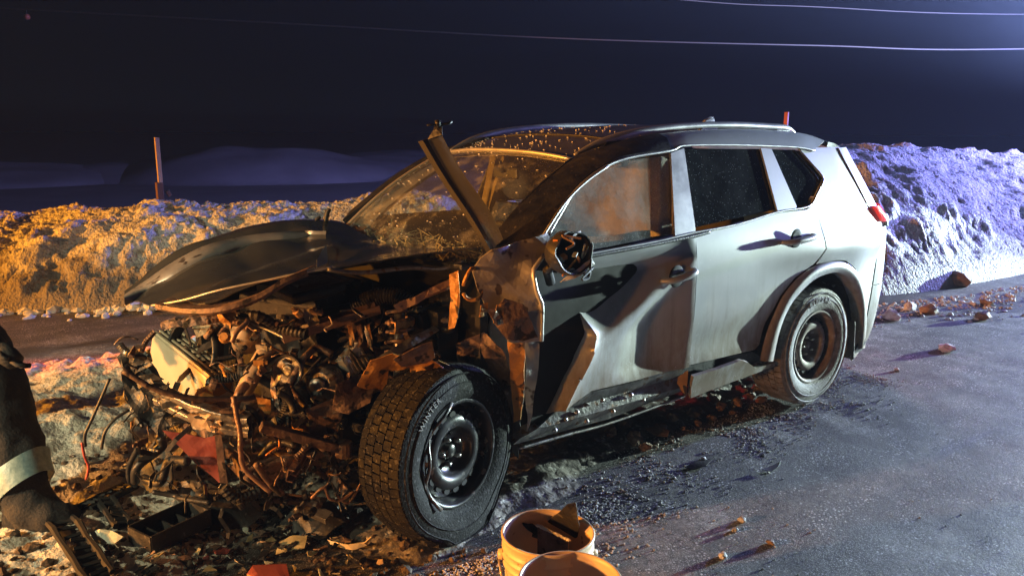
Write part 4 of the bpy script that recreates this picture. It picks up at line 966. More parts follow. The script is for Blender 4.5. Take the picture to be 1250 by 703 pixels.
# ---- engine bay: the large pieces first
eb = MB()
eb.box((2.78, -.12, .62), (.44, .60, .50), Matrix.Rotation(.25, 3, 'Z')); eb.box((2.80, -.05, .90), (.36, .42, .10), Matrix.Rotation(.3, 3, 'Z'))
for k in range(4): eb.tube([(2.66+.09*k, -.32+.02*k, .93), (2.68+.09*k, .16, .95)], .028, 8)
eb.done('engine_block', 'black_plastic', CAR, smooth=False, bevel=.02)
mb = MB(); mb.box((2.80, .36, .50), (.40, .30, .34), Matrix.Rotation(.15, 3, 'Z')); mb.lathe([(.0, .02), (.12, .0), (.15, -.05), (.15, -.16)], (2.82, .52, .52), (0, 1, 0), 18); mb.done('gearbox', 'dark_void', CAR, smooth=False, bevel=.02)
mb = MB(); mb.box((2.50, .0, .58), (.10, 1.3, .62)); mb.done('bulkhead', 'dark_void', CAR, smooth=False)
mb = MB(); mb.box((2.85, -.62, .68), (.70, .10, .40)); mb.done('far_inner_wing', 'dark_void', CAR, smooth=False)
mb = MB(); mb.box((3.0, 0, .30), (.7, 1.0, .08)); mb.bar((3.25, -.5, .32), (3.15, .5, .30), .10, .09); mb.done('subframe', 'rust_brown', CAR, smooth=False, bevel=.01)
# radiator with its finned top tank, leaning across the nose
A, B = aty(186, 408, -.34), aty(258, 466, .16); d = (B-A)
nrm = Vector((0, 0, 1)).cross(d).normalized()
if nrm.x < 0: nrm = -nrm
up = d.cross(nrm).normalized()
if up.z < 0: up = -up
rad = MB(); rad.add([A, B, B-up*.20+nrm*.02, A-up*.17+nrm*.02, A-nrm*.11+up*.005, B-nrm*.11+up*.005, B-up*.2-nrm*.1, A-up*.17-nrm*.1], [(0, 3, 2, 1), (4, 5, 6, 7), (0, 1, 5, 4), (3, 7, 6, 2), (0, 4, 7, 3), (1, 2, 6, 5)])
ro = rad.done('radiator', 'cream_plastic', CAR, smooth=False, bevel=.006)
for k in range(5):
    o = -nrm*(.012+.024*k)+up*.008
    mb = MB(); mb.bar(A+o, B+o, .009, .014, up); mb.done('radiator_rib', 'cream_plastic', ro, smooth=False)
for k in range(12):
    p = A.lerp(B, (k+.5)/12)-nrm*.05+up*.013; mb = MB(); mb.box(p, (.012, .012, .006)); mb.done('tank_clip', 'dark_void', ro, smooth=False)
sheet('radiator_side', [B+up*.01, B-nrm*.1, B-nrm*.08-up*.2, B-up*.22+nrm*.01], 'primer_metal', ro, res=.02, amp=.008)
# named pieces given by the place they have in the picture and their depth across the car
def eb_sheet(name, pts, mat, sd=0, amp=.008, res=.016, ns=16): return sheet(name, [aty(*q) for q in pts], mat, CAR, res=res, amp=amp, ns=ns, thick=.004, seed=sd)
def eb_tube(name, pts, r, mat, n=5, seg=8, amp=.0):
    C_ = catmull([aty(*q) for q in pts], n); mb = MB(); mb.tube([p+Vector((nz(p, 30, 1), nz(p, 30, 2), nz(p, 30, 3)))*amp for p in C_], r, seg); return mb.done(name, mat, CAR)
def channel(name, p0, p1, w, h, mat):
    a, b = aty(*p0), aty(*p1); d = (b-a).normalized(); sd = d.cross(Vector((0, 0, 1))).normalized(); u = sd.cross(d)
    mb = MB(); mb.bar(a, b, w, .006); mb.bar(a+sd*w/2+u*h/2, b+sd*w/2+u*h/2, .006, h); mb.bar(a-sd*w/2+u*h/2, b-sd*w/2+u*h/2, .006, h); return mb.done(name, mat, CAR, smooth=False)
channel('cross_member', (345, 416, .34), (462, 380, .42), .075, .035, 'copper_hose')
eb_tube('coolant_pipe', [(328, 424, .32), (318, 440, .34), (306, 462, .36), (296, 482, .36)], .036, 'wire_tan', seg=12)
eb_tube('coolant_pipe', [(300, 470, .42), (292, 480, .45), (286, 498, .45)], .018, 'copper_hose')
eb_tube('coolant_pipe', [(330, 400, .2), (300, 385, .1), (270, 392, .05), (252, 412, .0)], .016, 'rust_brown')
eb_tube('wiring_loom', [(150, 452, .5), (190, 475, .55), (235, 486, .58), (290, 487, .6), (310, 484, .6)], .011, 'rust_brown', amp=.004)
eb_tube('wiring_loom', [(285, 484, .62), (293, 530, .66), (298, 570, .68), (330, 600, .72)], .010, 'copper_hose', amp=.004)
eb_tube('fuel_line', [(262, 391, .1), (300, 394, .2), (330, 404, .28), (350, 414, .34)], .005, 'aluminium')
eb_tube('wiring_loom', [(352, 470, .5), (370, 440, .5), (385, 425, .45), (405, 432, .5)], .015, 'rust_brown', amp=.006)
eb_tube('tie_rod', [(360, 530, .6), (392, 545, .62), (412, 570, .64)], .013, 'rust_brown')
eb_tube('tie_rod', [(312, 566, .6), (330, 590, .6), (345, 603, .6)], .012, 'rust_brown')
eb_tube('tie_rod', [(375, 500, .5), (392, 520, .52), (402, 532, .52)], .012, 'copper_hose')
eb_tube('brake_hose', [(380, 608, .7), (395, 595, .72), (402, 608, .72), (415, 610, .72), (432, 600, .72)], .006, 'copper_hose')
eb_tube('brake_hose', [(410, 604, .72), (425, 614, .72), (436, 598, .72), (440, 590, .72)], .005, 'copper_hose')
eb_sheet('foil_scrap', [(360, 395, .3), (365, 376, .3), (382, 374, .32), (390, 392, .34), (388, 402, .36), (370, 402, .34)], 'cream_plastic', 1)
eb_sheet('foil_scrap', [(312, 486, .5), (330, 488, .52), (331, 500, .52), (324, 516, .52), (318, 500, .5)], 'primer_metal', 2)
eb_sheet('foil_scrap', [(240, 475, .3), (258, 468, .3), (262, 490, .34), (252, 497, .34), (244, 488, .32)], 'primer_metal', 3)
eb_sheet('red_panel', [(198, 525, .30), (226, 529, .34), (250, 534, .38), (268, 530, .42), (276, 589, .42), (266, 588, .40), (240, 566, .36)], 'red_plastic', 4, amp=.005)
eb_sheet('red_panel_flange', [(262, 531, .43), (270, 530, .44), (278, 590, .44), (268, 589, .43)], 'copper_hose', 5, amp=.003)
eb_sheet('duct_panel', [(372, 515, .4), (400, 510, .42), (412, 528, .42), (400, 548, .4), (375, 540, .38)], 'black_plastic', 6)
eb_sheet('duct_panel', [(400, 398, .30), (418, 384, .28), (452, 372, .3), (470, 376, .32), (462, 398, .36), (430, 408, .36)], 'rust_brown', 7, amp=.01)
for k in range(3):
    x = 424+k*11; eb_sheet('bracket_finger', [(x, 398, .5), (x+5, 395, .5), (x+9, 415, .52), (x+8, 424, .52), (x+3, 424, .52), (x+2, 410, .5)], 'primer_metal' if k != 1 else 'copper_hose', 20+k, amp=.005)
eb_sheet('battery_tray', [(486, 388, .45), (505, 376, .45), (545, 396, .5), (535, 410, .52), (498, 408, .5)], 'black_plastic', 9)
eb_sheet('bright_bracket', [(508, 375, .52), (515, 373, .52), (520, 392, .54), (524, 402, .55), (514, 396, .54)], 'aluminium', 10, amp=.004)
eb_sheet('undertray', [(225, 500, .4), (265, 505, .48), (300, 500, .52), (270, 515, .5), (275, 528, .5), (235, 522, .42)], 'wire_tan', 11, amp=.012, ns=25)
eb_sheet('grille_slab', [(150, 455, .10), (172, 430, .02), (190, 450, .1), (205, 480, .2), (212, 520, .28), (195, 535, .26), (165, 505, .18), (152, 480, .12)], 'black_plastic', 12, amp=.02, ns=12)
for k in range(9):
    r1 = random.Random(k+900); x, y = 152+k*6+r1.uniform(-4, 4), 440+k*8+r1.uniform(-8, 8); Y = .12+.02*k
    eb_sheet('grille_bar', [(x, y, Y), (x+r1.uniform(14, 30), y-r1.uniform(2, 14), Y+.05), (x+r1.uniform(18, 34), y+r1.uniform(-2, 8), Y+.07), (x+r1.uniform(2, 8), y+r1.uniform(6, 12), Y+.02)], 'black_plastic', k+60, amp=.010, ns=18)
eb_sheet('grille_slab', [(146, 436, .0), (158, 425, .0), (176, 424, .05), (180, 438, .08), (165, 448, .06), (150, 450, .04)], 'black_plastic', 13, amp=.02, ns=20)
eb_tube('torn_cable', [(134, 462, .1), (124, 485, .1), (112, 512, .1), (104, 530, .1), (104, 545, .1)], .006, 'wire_black')
eb_tube('torn_cable', [(158, 500, .15), (140, 512, .15), (128, 528, .15), (124, 548, .15)], .006, 'wire_black')
eb_tube('torn_cable', [(100, 540, .12), (103, 556, .12), (108, 570, .12), (105, 585, .12)], .005, 'wire_red')
eb_sheet('slam_panel', [(196, 392, -.1), (225, 386, -.05), (262, 384, .05), (300, 392, .1), (296, 400, .12), (255, 396, .05), (215, 398, -.02), (198, 402, -.08)], 'rust_brown', 14, amp=.014, ns=20)
eb_sheet('slam_panel', [(262, 384, .1), (288, 380, .12), (296, 400, .16), (310, 418, .2), (292, 422, .2), (280, 405, .15)], 'rust_brown', 15, amp=.014, ns=18)
eb_sheet('cream_scrap', [(234, 398, .02), (246, 394, .02), (258, 396, .04), (250, 408, .05), (240, 412, .04)], 'cream_plastic', 16, amp=.006)
# recognisable units half buried in the tangle
def unit(name, mb, mat, smooth=False, bevel=.004): return mb.done(name, mat, CAR, smooth=smooth, bevel=bevel)
c = aty(398, 466, .50); ax = Vector((.75, .6, .1)).normalized()
mb = MB(); mb.lathe([(0, .06), (.05, .06), (.07, .045), (.074, .03), (.066, .025), (.074, .02), (.066, .01), (.074, 0), (.066, -.01), (.074, -.02), (.06, -.05), (0, -.055)], c, ax, 20); al = unit('alternator', mb, 'dull_steel')
mb = MB(); mb.lathe([(0, .012), (.03, .012), (.034, .006), (.030, .003), (.034, 0), (.030, -.003), (.034, -.006), (0, -.01)], c+ax*.075, ax, 20); mb.done('pulley', 'steel', al)
c = aty(352, 452, .48); mb = MB(); mb.lathe([(0, .01), (.02, .01), (.028, 0), (.055, 0), (.066, .012), (.062, .006), (.066, 0), (.062, -.006), (.066, -.012), (0, -.012)], c, ax, 26); unit('crank_pulley', mb, 'dull_steel')
c = aty(516, 392, .50); R3 = Matrix.Rotation(.4, 3, 'Z')@Matrix.Rotation(.35, 3, 'X'); mb = MB(); mb.box(c, (.19, .13, .08), R3); fb = unit('fuse_box', mb, 'black_plastic', bevel=.012)
mb = MB(); mb.box(c+R3@Vector((0, 0, .052)), (.20, .14, .02), R3); mb.done('fuse_box_lid', 'black_plastic', fb, smooth=False, bevel=.006)
for k in range(4): mb = MB(); mb.bar(c+R3@Vector((-.07+.045*k, -.06, .064)), c+R3@Vector((-.07+.045*k, .06, .064)), .012, .006); mb.done('lid_rib', 'black_plastic', fb, smooth=False)
def corrugated(name, pts, r, mat):
    C_ = resample(catmull([aty(*q) for q in pts], 6), 46); mb = MB(); mb.tube(C_, [r*(1+.16*(i % 2)) for i in range(46)], 12); return mb.done(name, mat, CAR, smooth=False)
corrugated('intake_hose', [(432, 374, .20), (458, 362, .28), (486, 362, .36), (505, 372, .42)], .034, 'black_plastic')
corrugated('intake_hose', [(345, 470, .52), (352, 492, .56), (340, 515, .58), (318, 526, .58)], .022, 'black_plastic')
c = aty(545, 368, .52); mb = MB(); mb.lathe([(0, .05), (.03, .05), (.035, .03), (.09, .02), (.10, .0), (.09, -.03), (0, -.05)], c, (1, .25, .1), 26); unit('brake_booster', mb, 'black_plastic', True, 0)
C0 = aty(486, 468, .62); C1 = C0+Vector((-.05, -.06, .30))
mb = MB(); mb.tube([C0, C1], .022, 10); sp = mb.done('strut', 'dull_steel', CAR)
e1 = (C1-C0).normalized(); f1 = e1.cross(Vector((1, 0, 0))).normalized(); g1 = e1.cross(f1); mb = MB()
mb.tube([C0.lerp(C1, .2+.8*k/90)+(f1*math.cos(k*.42)+g1*math.sin(k*.42))*.055 for k in range(91)], .008, 6); mb.done('coil_spring', 'rust_brown', sp)
c = aty(236, 430, -.10); mb = MB(); n_ = Vector((.9, .35, .25)).normalized(); mb.lathe([(.15, .02), (.165, .02), (.165, -.03), (.15, -.03), (.15, .02)], c, n_, 32); fs_ = unit('fan_shroud', mb, 'black_plastic', True, 0)
u1 = n_.cross(Vector((0, 0, 1))).normalized(); v1 = n_.cross(u1)
for k in range(7):
    t = k*6.2832/7; a1 = u1*math.cos(t)+v1*math.sin(t); b1 = n_.cross(a1); mb = MB(); mb.bar(c+a1*.03, c+a1*.145, .045, .004, (n_+b1*.6)); mb.done('fan_blade', 'black_plastic', fs_, smooth=False)
mb = MB(); A_, B_ = aty(318, 520, .62), aty(420, 548, .70); mb.bar(A_, B_, .05, .035); mb.lathe([(0, .03), (.035, .03), (.035, -.03), (0, -.03)], B_, (0, 0, 1), 14); unit('control_arm', mb, 'rust_brown')
mb = MB(); pts = [aty(176, 470, .10), aty(215, 492, .30), aty(262, 512, .46), aty(305, 520, .56)]; C_ = catmull(pts, 4)
P_ = []
for i, p_ in enumerate(C_):
    d_ = (C_[min(i+1, len(C_)-1)]-C_[max(i-1, 0)]).normalized(); s_ = d_.cross(Vector((0, 0, 1))).normalized(); w_ = .008*nz(p_, 12, 5)
    P_.append([p_+s_*(a_*(.024+w_))+Vector((0, 0, b_*(.042+w_)+w_)) for a_, b_ in ((-1, -1), (1, -1), (1, -.35), (.4, -.15), (.4, .15), (1, .35), (1, 1), (-1, 1), (-1, -1))])
mb.grid(P_)
unit('bumper_beam', mb, 'dull_steel', bevel=.008)
c = aty(430, 440, .50); mb = MB(); mb.box(c, (.12, .05, .10), Matrix.Rotation(.5, 3, 'Y')@Matrix.Rotation(.4, 3, 'Z')); 
for k in range(6): mb.box(c+Vector((-.05+.02*k, .03, 0)), (.006, .02, .09), Matrix.Rotation(.5, 3, 'Y'))
unit('control_module', mb, 'aluminium', bevel=.003)
c = aty(300, 410, .20); mb = MB(); mb.lathe([(0, .07), (.02, .07), (.024, .05), (.055, .045), (.06, .03), (.06, -.05), (0, -.06)], c, (.2, .5, .8), 18); unit('coolant_tank', mb, 'wire_tan', True, 0)
mb = MB(); mb.box(aty(375, 352, .1), (.26, .30, .05), Matrix.Rotation(.12, 3, 'Y')); unit('engine_cover', mb, 'black_plastic', bevel=.015)
# then the tangle of broken brackets, hoses, wires and fittings that fills the bay
def bay_point(r):
    while True:
        px, py = r.uniform(150, 560), r.uniform(378, 640)
        top = interp(px, [(150, 425), (190, 398), (230, 388), (300, 384), (420, 366), (480, 360), (560, 345)])
        bot = interp(px, [(150, 520), (185, 585), (240, 620), (330, 632), (430, 625), (450, 560), (470, 500), (520, 470), (560, 440)])
        if 178 < px < 272 and 398 < py < 474 and r.random() < .98: continue
        if 335 < px < 470 and abs(py-(416-(px-345)*.31)) < 12 and r.random() < .8: continue
        if 200 < px < 280 and 525 < py < 592 and r.random() < .8: continue
        if top+2 < py < bot: break
    y = interp(px, [(150, .05), (200, .15), (300, .40), (400, .52), (560, .62)])+r.uniform(-.18, .10)
    if py > 500: y += .10
    return aty(px, py, y), px, py
TANGLE = [('bracket', .20), ('wire', .34), ('hose', .16), ('fitting', .16), ('metal_scrap', .14)]
def rvec(r, s): return Vector((r.uniform(-s, s), r.uniform(-s, s), r.uniform(-s, s)))
for k in range(26):
    r1 = random.Random(4000+k); c, px, py = bay_point(r1); px2 = px+r1.uniform(30, 110)*r1.choice((-1, 1)); py2 = py+r1.uniform(-15, 60)
    px2 = max(165, min(540, px2)); Y2 = interp(px2, [(150, .05), (200, .15), (300, .40), (400, .52), (560, .62)])+r1.uniform(-.14, .04); e_p = aty(px2, min(py2, 600), Y2)
    pts = [c, c.lerp(e_p, .33)+rvec(r1, .04), c.lerp(e_p, .66)+rvec(r1, .04)-Vector((0, 0, .02)), e_p]; C_ = resample(catmull(pts, 6), 34); mb = MB(); R0 = r1.uniform(.008, .020); rib = k % 3 == 0
    mb.tube(C_, [R0*(1+(.18*(i % 2) if rib else 0)) for i in range(34)], 9); mb.done('hose_run', r1.choice(['black_plastic', 'rust_brown', 'black_plastic', 'black_plastic', 'wire_black']), CAR, smooth=not rib)
for k in range(9):
    r1 = random.Random(4500+k); c, px, py = bay_point(r1); d = Vector((r1.uniform(-.6, .6), r1.uniform(-1, 1), r1.uniform(-.3, .3))).normalized(); L_ = r1.uniform(.12, .24); u = rvec(r1, 1).normalized(); w = r1.uniform(.03, .05); mb = MB()
    s_ = d.cross(u).normalized(); u = s_.cross(d); a_, b_ = c-d*L_/2, c+d*L_/2; mb.bar(a_, b_, w, .005, u); mb.bar(a_+s_*w/2+u*.012, b_+s_*w/2+u*.012, .005, .024, u); mb.bar(a_-s_*w/2+u*.012, b_-s_*w/2+u*.012, .005, .024, u)
    for q_ in range(3): mb.lathe([(0, .008), (.007, .007), (.009, 0)], a_.lerp(b_, (q_+.5)/3)+u*.004, u, 6)
    mb.done('frame_channel', r1.choice(['copper_hose', 'dull_steel', 'rust_brown', 'primer_metal']), CAR, smooth=False)
for k in range(300):
    r1 = random.Random(1000+k); c, px, py = bay_point(r1); t = r1.random(); low = py > 510
    mt = r1.choice(['rust_brown', 'copper_hose', 'black_plastic', 'dull_steel', 'black_plastic', 'copper_hose', 'black_plastic', 'primer_metal', 'dull_steel'] if not low else ['rust_brown', 'black_plastic', 'black_plastic', 'dull_steel', 'black_plastic', 'wire_black']); mb = MB()
    if t < .26:
        u = rvec(r1, 1).normalized(); p = c; w = r1.uniform(.008, .024); d = rvec(r1, 1).normalized()
        for _ in range(r1.randrange(2, 4)):
            L_ = r1.uniform(.015, .07); q = p+d*L_; mb.bar(p, q, w, .004, u); p = q; d = (d+rvec(r1, 1.2)).normalized()
        mb.lathe([(0, .006), (.006, .005), (.008, 0)], c, u, 6); mb.done('bracket', mt, CAR, smooth=False)
    elif t < .42:
        pts = [c]; d = rvec(r1, 1).normalized()
        for _ in range(r1.randrange(3, 6)): d = (d+rvec(r1, .9)+Vector((0, 0, -.15))).normalized(); pts.append(pts[-1]+d*r1.uniform(.015, .045))
        mb.tube(catmull(pts, 4), r1.uniform(.0022, .0045), 5)
        mb.done('wire', r1.choice(['wire_black', 'rust_brown', 'copper_hose', 'wire_black', 'dull_steel', 'wire_black', 'wire_tan' if not low else 'wire_black', 'wire_orange' if r1.random() < .3 else 'wire_black']), CAR)
    elif t < .52:
        pts = [c]; d = rvec(r1, 1).normalized()
        for _ in range(3): d = (d+rvec(r1, .6)).normalized(); pts.append(pts[-1]+d*r1.uniform(.02, .05))
        C_ = resample(catmull(pts, 5), 18); R0 = r1.uniform(.008, .015); rib = r1.random() < .5
        mb.tube(C_, [R0*(1+(.2*(i % 2) if rib else 0)) for i in range(18)], 8); mb.done('hose', r1.choice(['black_plastic', 'rust_brown', 'copper_hose', 'black_plastic', 'dull_steel']), CAR, smooth=not rib)
    elif t < .68:
        ax = rvec(r1, 1); R0 = r1.uniform(.008, .024); h = r1.uniform(.012, .045)
        mb.lathe([(0, h), (R0*.5, h), (R0*.55, h*.6), (R0, h*.55), (R0, 0), (R0*.8, -h*.3), (0, -h*.3)], c, ax, 10); mb.done('fitting', mt, CAR, smooth=False)
    elif t < .88:
        R3 = Matrix.Rotation(r1.uniform(0, 6), 3, 'Z')@Matrix.Rotation(r1.uniform(0, 6), 3, 'X'); sz = (r1.uniform(.015, .06), r1.uniform(.012, .03), r1.uniform(.008, .022))
        mb.box(c, sz, R3); mb.box(c+R3@Vector((sz[0]*.6, 0, 0)), (sz[0]*.5, sz[1]*.6, sz[2]*.6), R3); mb.box(c+R3@Vector((0, sz[1]*.55, 0)), (sz[0]*.3, sz[1]*.4, sz[2]*1.2), R3)
        mb.done('connector', mt, CAR, smooth=False)
    else:
        u = rvec(r1, 1).normalized(); v = u.cross(rvec(r1, 1)).normalized(); L_ = r1.uniform(.04, .09); w = r1.uniform(.008, .02)
        O_ = [c-u*L_-v*w*.6, c-u*L_*.2-v*w, c+u*L_*.8-v*w*.3, c+u*L_, c+u*L_*.5+v*w, c-u*L_*.6+v*w*.8]
        sheet('torn_strip', O_, mt, CAR, res=.015, amp=.008, ns=22, seed=k)

# ---- glass crumbs and litter on the dash and roof
def crumbs(name, n, fn, mat, parent, r, seed, kind='stuff'):
    mb = MB(); r1 = random.Random(seed)
    for _ in range(n): mb.chunk(fn(r1), r1.uniform(*r), r1, .6)
    o = mb.done(name, mat, parent, smooth=False); o['kind'] = kind; return o
def dashp(r):
    v = r.uniform(-.95, .95); t = r.random()**1.3; return Vector((2.42+.06*(1-v*v)-.36*t, .66*v, 1.082+r.uniform(0, .02)))
crumbs('glass_crumbs', 420, dashp, 'straw_bits', CAR, (.005, .013), 3)
mb = MB(); r1 = random.Random(9)
for _ in range(150):
    p = dashp(r1)+Vector((0, 0, .01)); q = p+Vector((r1.uniform(-.06, .06), r1.uniform(-.09, .09), r1.uniform(0, .05))); mb.bar(p, q, .006, .003)
o = mb.done('splinters', 'straw_bits', CAR, smooth=False); o['kind'] = 'stuff'
def roofp(r):
    x = 1.70-abs(r.gauss(0, .38)); x = max(-.45, x); v = -.95+1.9*r.random()**1.3; return roof_p(x, v)+Vector((0, 0, .003))
crumbs('ice_crumbs', 170, roofp, 'ice_chunk', rf, (.003, .007), 5)
def wsp(r):
    i, j = r.randrange(10), r.randrange(20); t, s = r.random(), r.random()
    a, b = top_e[j].lerp(top_e[j+1], s), bot_e[j].lerp(bot_e[j+1], s); k = (i+t)/10
    return a.lerp(b, k)+Vector((.02, 0, .028))*math.sin(math.pi*k)+Vector((.003, 0, .004))
crumbs('ice_crumbs', 110, wsp, 'ice_chunk', ws, (.003, .007), 8)

# ================================================================== THINGS ON THE GROUND
def gh(x, y): return max(road_z(x, y), heap_z(x, y), slush_z(x, y))
# buckets
def bucket(px, py, lab):
    c = atz(px, py, .365); c = Vector((c.x, c.y, 0)); z0 = road_z(c.x, c.y)
    c.z = z0; bk = empty('bucket', c, lab, 'bucket', 'plastic pails in front of the wreck')
    prof = [(0, .004), (.125, .004), (.131, .0), (.134, .006), (.142, .25), (.1435, .262), (.149, .264), (.149, .270), (.144, .274), (.1455, .290), (.151, .292), (.151, .298), (.1455, .302), (.146, .318), (.152, .320), (.152, .326), (.147, .330), (.148, .352), (.1535, .356), (.1545, .364), (.151, .369), (.1455, .367), (.1445, .35), (.139, .25), (.129, .012), (0, .012)]
    mb = MB(); mb.lathe(prof, c, (0, 0, 1), 64); mb.done('pail', 'bucket_plastic', bk)
    d = Vector((RGT.x, RGT.y, 0)).normalized()
    for s in (-1, 1):
        p = c+d*s*.150+Vector((0, 0, .285)); mb = MB(); mb.lathe([(0, .016), (.016, .014), (.019, 0)], p, d*s, 12); mb.done('handle_lug', 'bucket_plastic', bk)
    mb = MB(); f2 = Vector((0, 0, 1)).cross(d); pts = [c+Vector((0, 0, .285))+d*.162*math.cos(t)+f2*(-.155*math.sin(t))+Vector((0, 0, -.13*math.sin(t))) for t in [k*math.pi/20 for k in range(21)]]
    mb.tube(pts, .0028, 6); mb.done('wire_handle', 'steel', bk)
    return c
c1 = bucket(669, 648, 'cream plastic bucket holding broken car parts')
c2 = bucket(696, 706, 'empty cream plastic bucket cut off by the bottom edge of the picture')
def pt1(px, py, dz): return atz(px, py, c1.z+dz)
o = sheet('broken_panel_piece', [pt1(664, 640, .30), pt1(692, 616, .45), pt1(702, 614, .46), pt1(708, 640, .38), pt1(704, 655, .30), pt1(690, 662, .22), pt1(668, 652, .22)], 'black_plastic', None, res=.015, amp=.006)
tag(o, 'dark broken panel piece sticking up out of the bucket', 'car part')
mb = MB(); a, b = pt1(656, 642, .335), pt1(694, 660, .335); cfoot = c1+Vector((0, 0, .02))
vs = [a, b, b+Vector((0, 0, -.28))+(c1-b)*.2, a+Vector((0, 0, -.28))+(c1-a)*.2]
o = sheet('broken_trim_piece', [Vector((v.x, v.y, v.z)) for v in (vs[0], vs[1], vs[2], vs[3])], 'rust_brown', None, res=.03, amp=.004)
tag(o, 'brown flat trim piece with a frosty edge standing in the bucket', 'car part')
mb = MB(); r1 = random.Random(4)
for k in range(26): mb.chunk(a.lerp(b, k/25)+Vector((0, 0, .004)), .007, r1, .7)
fo = mb.done('frost_edge', 'ice_chunk', o, smooth=False)
o = sheet('bent_plastic_clip', [pt1(634, 638, .33), pt1(650, 640, .34), pt1(658, 646, .32), pt1(655, 664, .22), pt1(648, 664, .22), pt1(650, 650, .3)], 'black_plastic', None, res=.015, amp=.006)
tag(o, 'black bent plastic clip leaning against the inside of the bucket', 'car part')
mb = MB(); r1 = random.Random(14)
for k in range(40): t = r1.uniform(0, 6.28); rr = r1.uniform(0, .10); mb.chunk(c1+Vector((rr*math.cos(t), rr*math.sin(t), .03+r1.uniform(0, .12))), r1.uniform(.02, .035), r1, .6)
o = tag(mb.done('bucket_rubble', 'black_plastic', None, smooth=False), 'dark jumble of small fragments at the bottom of the bucket', 'fragments', kind='stuff')

# broken pieces under and in front of the nose
def onground(px, py, dz=0.0):
    p = atz(px, py, .02)
    for _ in range(5): p = atz(px, py, gh(p.x, p.y)+dz)
    return p
def gsheet(name, label, pts, mat, group=None, amp=.008, thick=.006, res=.02, seed=0, cat='debris'):
    o = sheet(name, [onground(a, b, h) for a, b, h in pts], mat, None, res=res, amp=amp, thick=thick, seed=seed); return tag(o, label, cat, group)
G = 'broken pieces lying under the nose of the wreck'
def tray(px0, py0, px1, py1, w, h, label, name='plastic_tray'):
    a, b = onground(px0, py0, .015), onground(px1, py1, .015); d = (b-a).normalized(); s = d.cross(Vector((0, 0, 1))).normalized(); u = s.cross(d)
    t = empty(name, (a+b)/2, label, 'debris', G)
    mb = MB(); mb.bar(a, b, w, .008); mb.done('tray_floor', 'black_plastic', t, smooth=False)
    for k in (-1, 1): mb = MB(); mb.bar(a+s*k*w/2+u*h/2, b+s*k*w/2+u*h/2, .008, h); mb.done('tray_wall', 'black_plastic', t, smooth=False, bevel=.002)
    for p, q in ((a, d), (b, -d)): mb = MB(); mb.bar(p+u*h/2-s*w/2, p+u*h/2+s*w/2, .008, h*.9); mb.done('tray_end', 'black_plastic', t, smooth=False)
    for k in range(3): p = a.lerp(b, (k+1)/4); mb = MB(); mb.bar(p-s*w/2+u*h*.3, p+s*w/2+u*h*.3, .006, h*.5); mb.done('tray_rib', 'black_plastic', t, smooth=False)
    return t
tray(172, 668, 244, 634, .15, .07, 'black open plastic tray lying in front of the pale snow patch')
def plank(px0, py0, px1, py1, w, h, label, name='grille_bar'):
    a, b = onground(px0, py0, h/2), onground(px1, py1, h/2); t = empty(name, (a+b)/2-Vector((0, 0, h/2)), label, 'debris', G)
    d = (b-a).normalized(); s = d.cross(Vector((0, 0, 1))).normalized(); u = s.cross(d)
    for k in (-1, 1):
        mb = MB(); mb.tube([a.lerp(b, i/8)+s*(k*w*.5+.008*nz(a.lerp(b, i/8), 9, k))+u*.012*nz(a.lerp(b, i/8), 7, 4) for i in range(9)], [.012+.005*nz(a.lerp(b, i/8), 20, 2) for i in range(9)], 6); mb.done('grille_rail', 'dark_void', t, smooth=False)
    for k in range(9):
        p = a.lerp(b, (k+.5)/9); r1 = random.Random(k+int(px0)); e = s*w*.5*r1.uniform(.4, 1); mb = MB(); mb.bar(p-s*w*.5, p+e+d*r1.uniform(-.02, .02)+u*r1.uniform(0, .02), .014, .007, u+d*.5); mb.done('grille_rib', 'dark_void', t, smooth=False)
    mb = MB(); mb.bar(a-u*h*.3, b-u*h*.3, w*.8, .006); mb.done('grille_backing', 'dark_void', t, smooth=False)
plank(68, 628, 122, 702, .085, .07, 'long black broken grille bar at the bottom left corner')
plank(104, 618, 158, 592, .065, .06, 'black broken bar lying across the pale snow left of the tray')
plank(128, 608, 150, 640, .05, .05, 'short black stub behind the long grille bar', 'plastic_stub')
gsheet('red_lamp_shell', 'red plastic lamp shell cut off by the bottom edge of the picture', [(302, 700, .02), (308, 690, .07), (350, 688, .07), (354, 703, .02), (340, 712, .0), (305, 712, .0)], 'red_plastic', G, amp=.004, cat='lamp shell')
gsheet('red_lens_shard', 'larger red lens shard lying among the dirty scraps', [(260, 672, .02), (268, 667, .03), (281, 670, .03), (276, 676, .02), (264, 676, .02)], 'red_plastic', G, amp=.003, res=.012)
gsheet('red_lens_shard', 'smaller red lens shard left of the larger one', [(248, 680, .02), (254, 677, .03), (256, 682, .02), (250, 684, .01)], 'red_plastic', G, amp=.002, res=.012)
gsheet('curved_trim', 'grey curved trim strip lying beside the flat front tyre', [(400, 658, .02), (425, 664, .03), (445, 662, .04), (453, 655, .05), (448, 665, .02), (430, 671, .01), (404, 664, .01)], 'cream_plastic', G, amp=.003)
gsheet('olive_panel', 'olive leaf shaped panel lying left of the front tyre', [(340, 662, .02), (355, 654, .03), (375, 655, .03), (372, 668, .02), (355, 672, .01), (342, 668, .01)], 'straw_bits', G, amp=.006)
gsheet('clear_lens', 'clear curved lens fragment between the grille bar and the tray', [(110, 650, .02), (122, 646, .03), (136, 648, .03), (150, 655, .03), (140, 663, .02), (118, 664, .01)], 'shard_glass', G, amp=.006)
gsheet('bumper_slab', 'dark bumper slab leaning under the engine bay behind the tray', [(246, 636, .02), (262, 610, .12), (300, 608, .14), (320, 628, .06), (300, 645, .02), (262, 648, .0)], 'black_plastic', G, amp=.02)
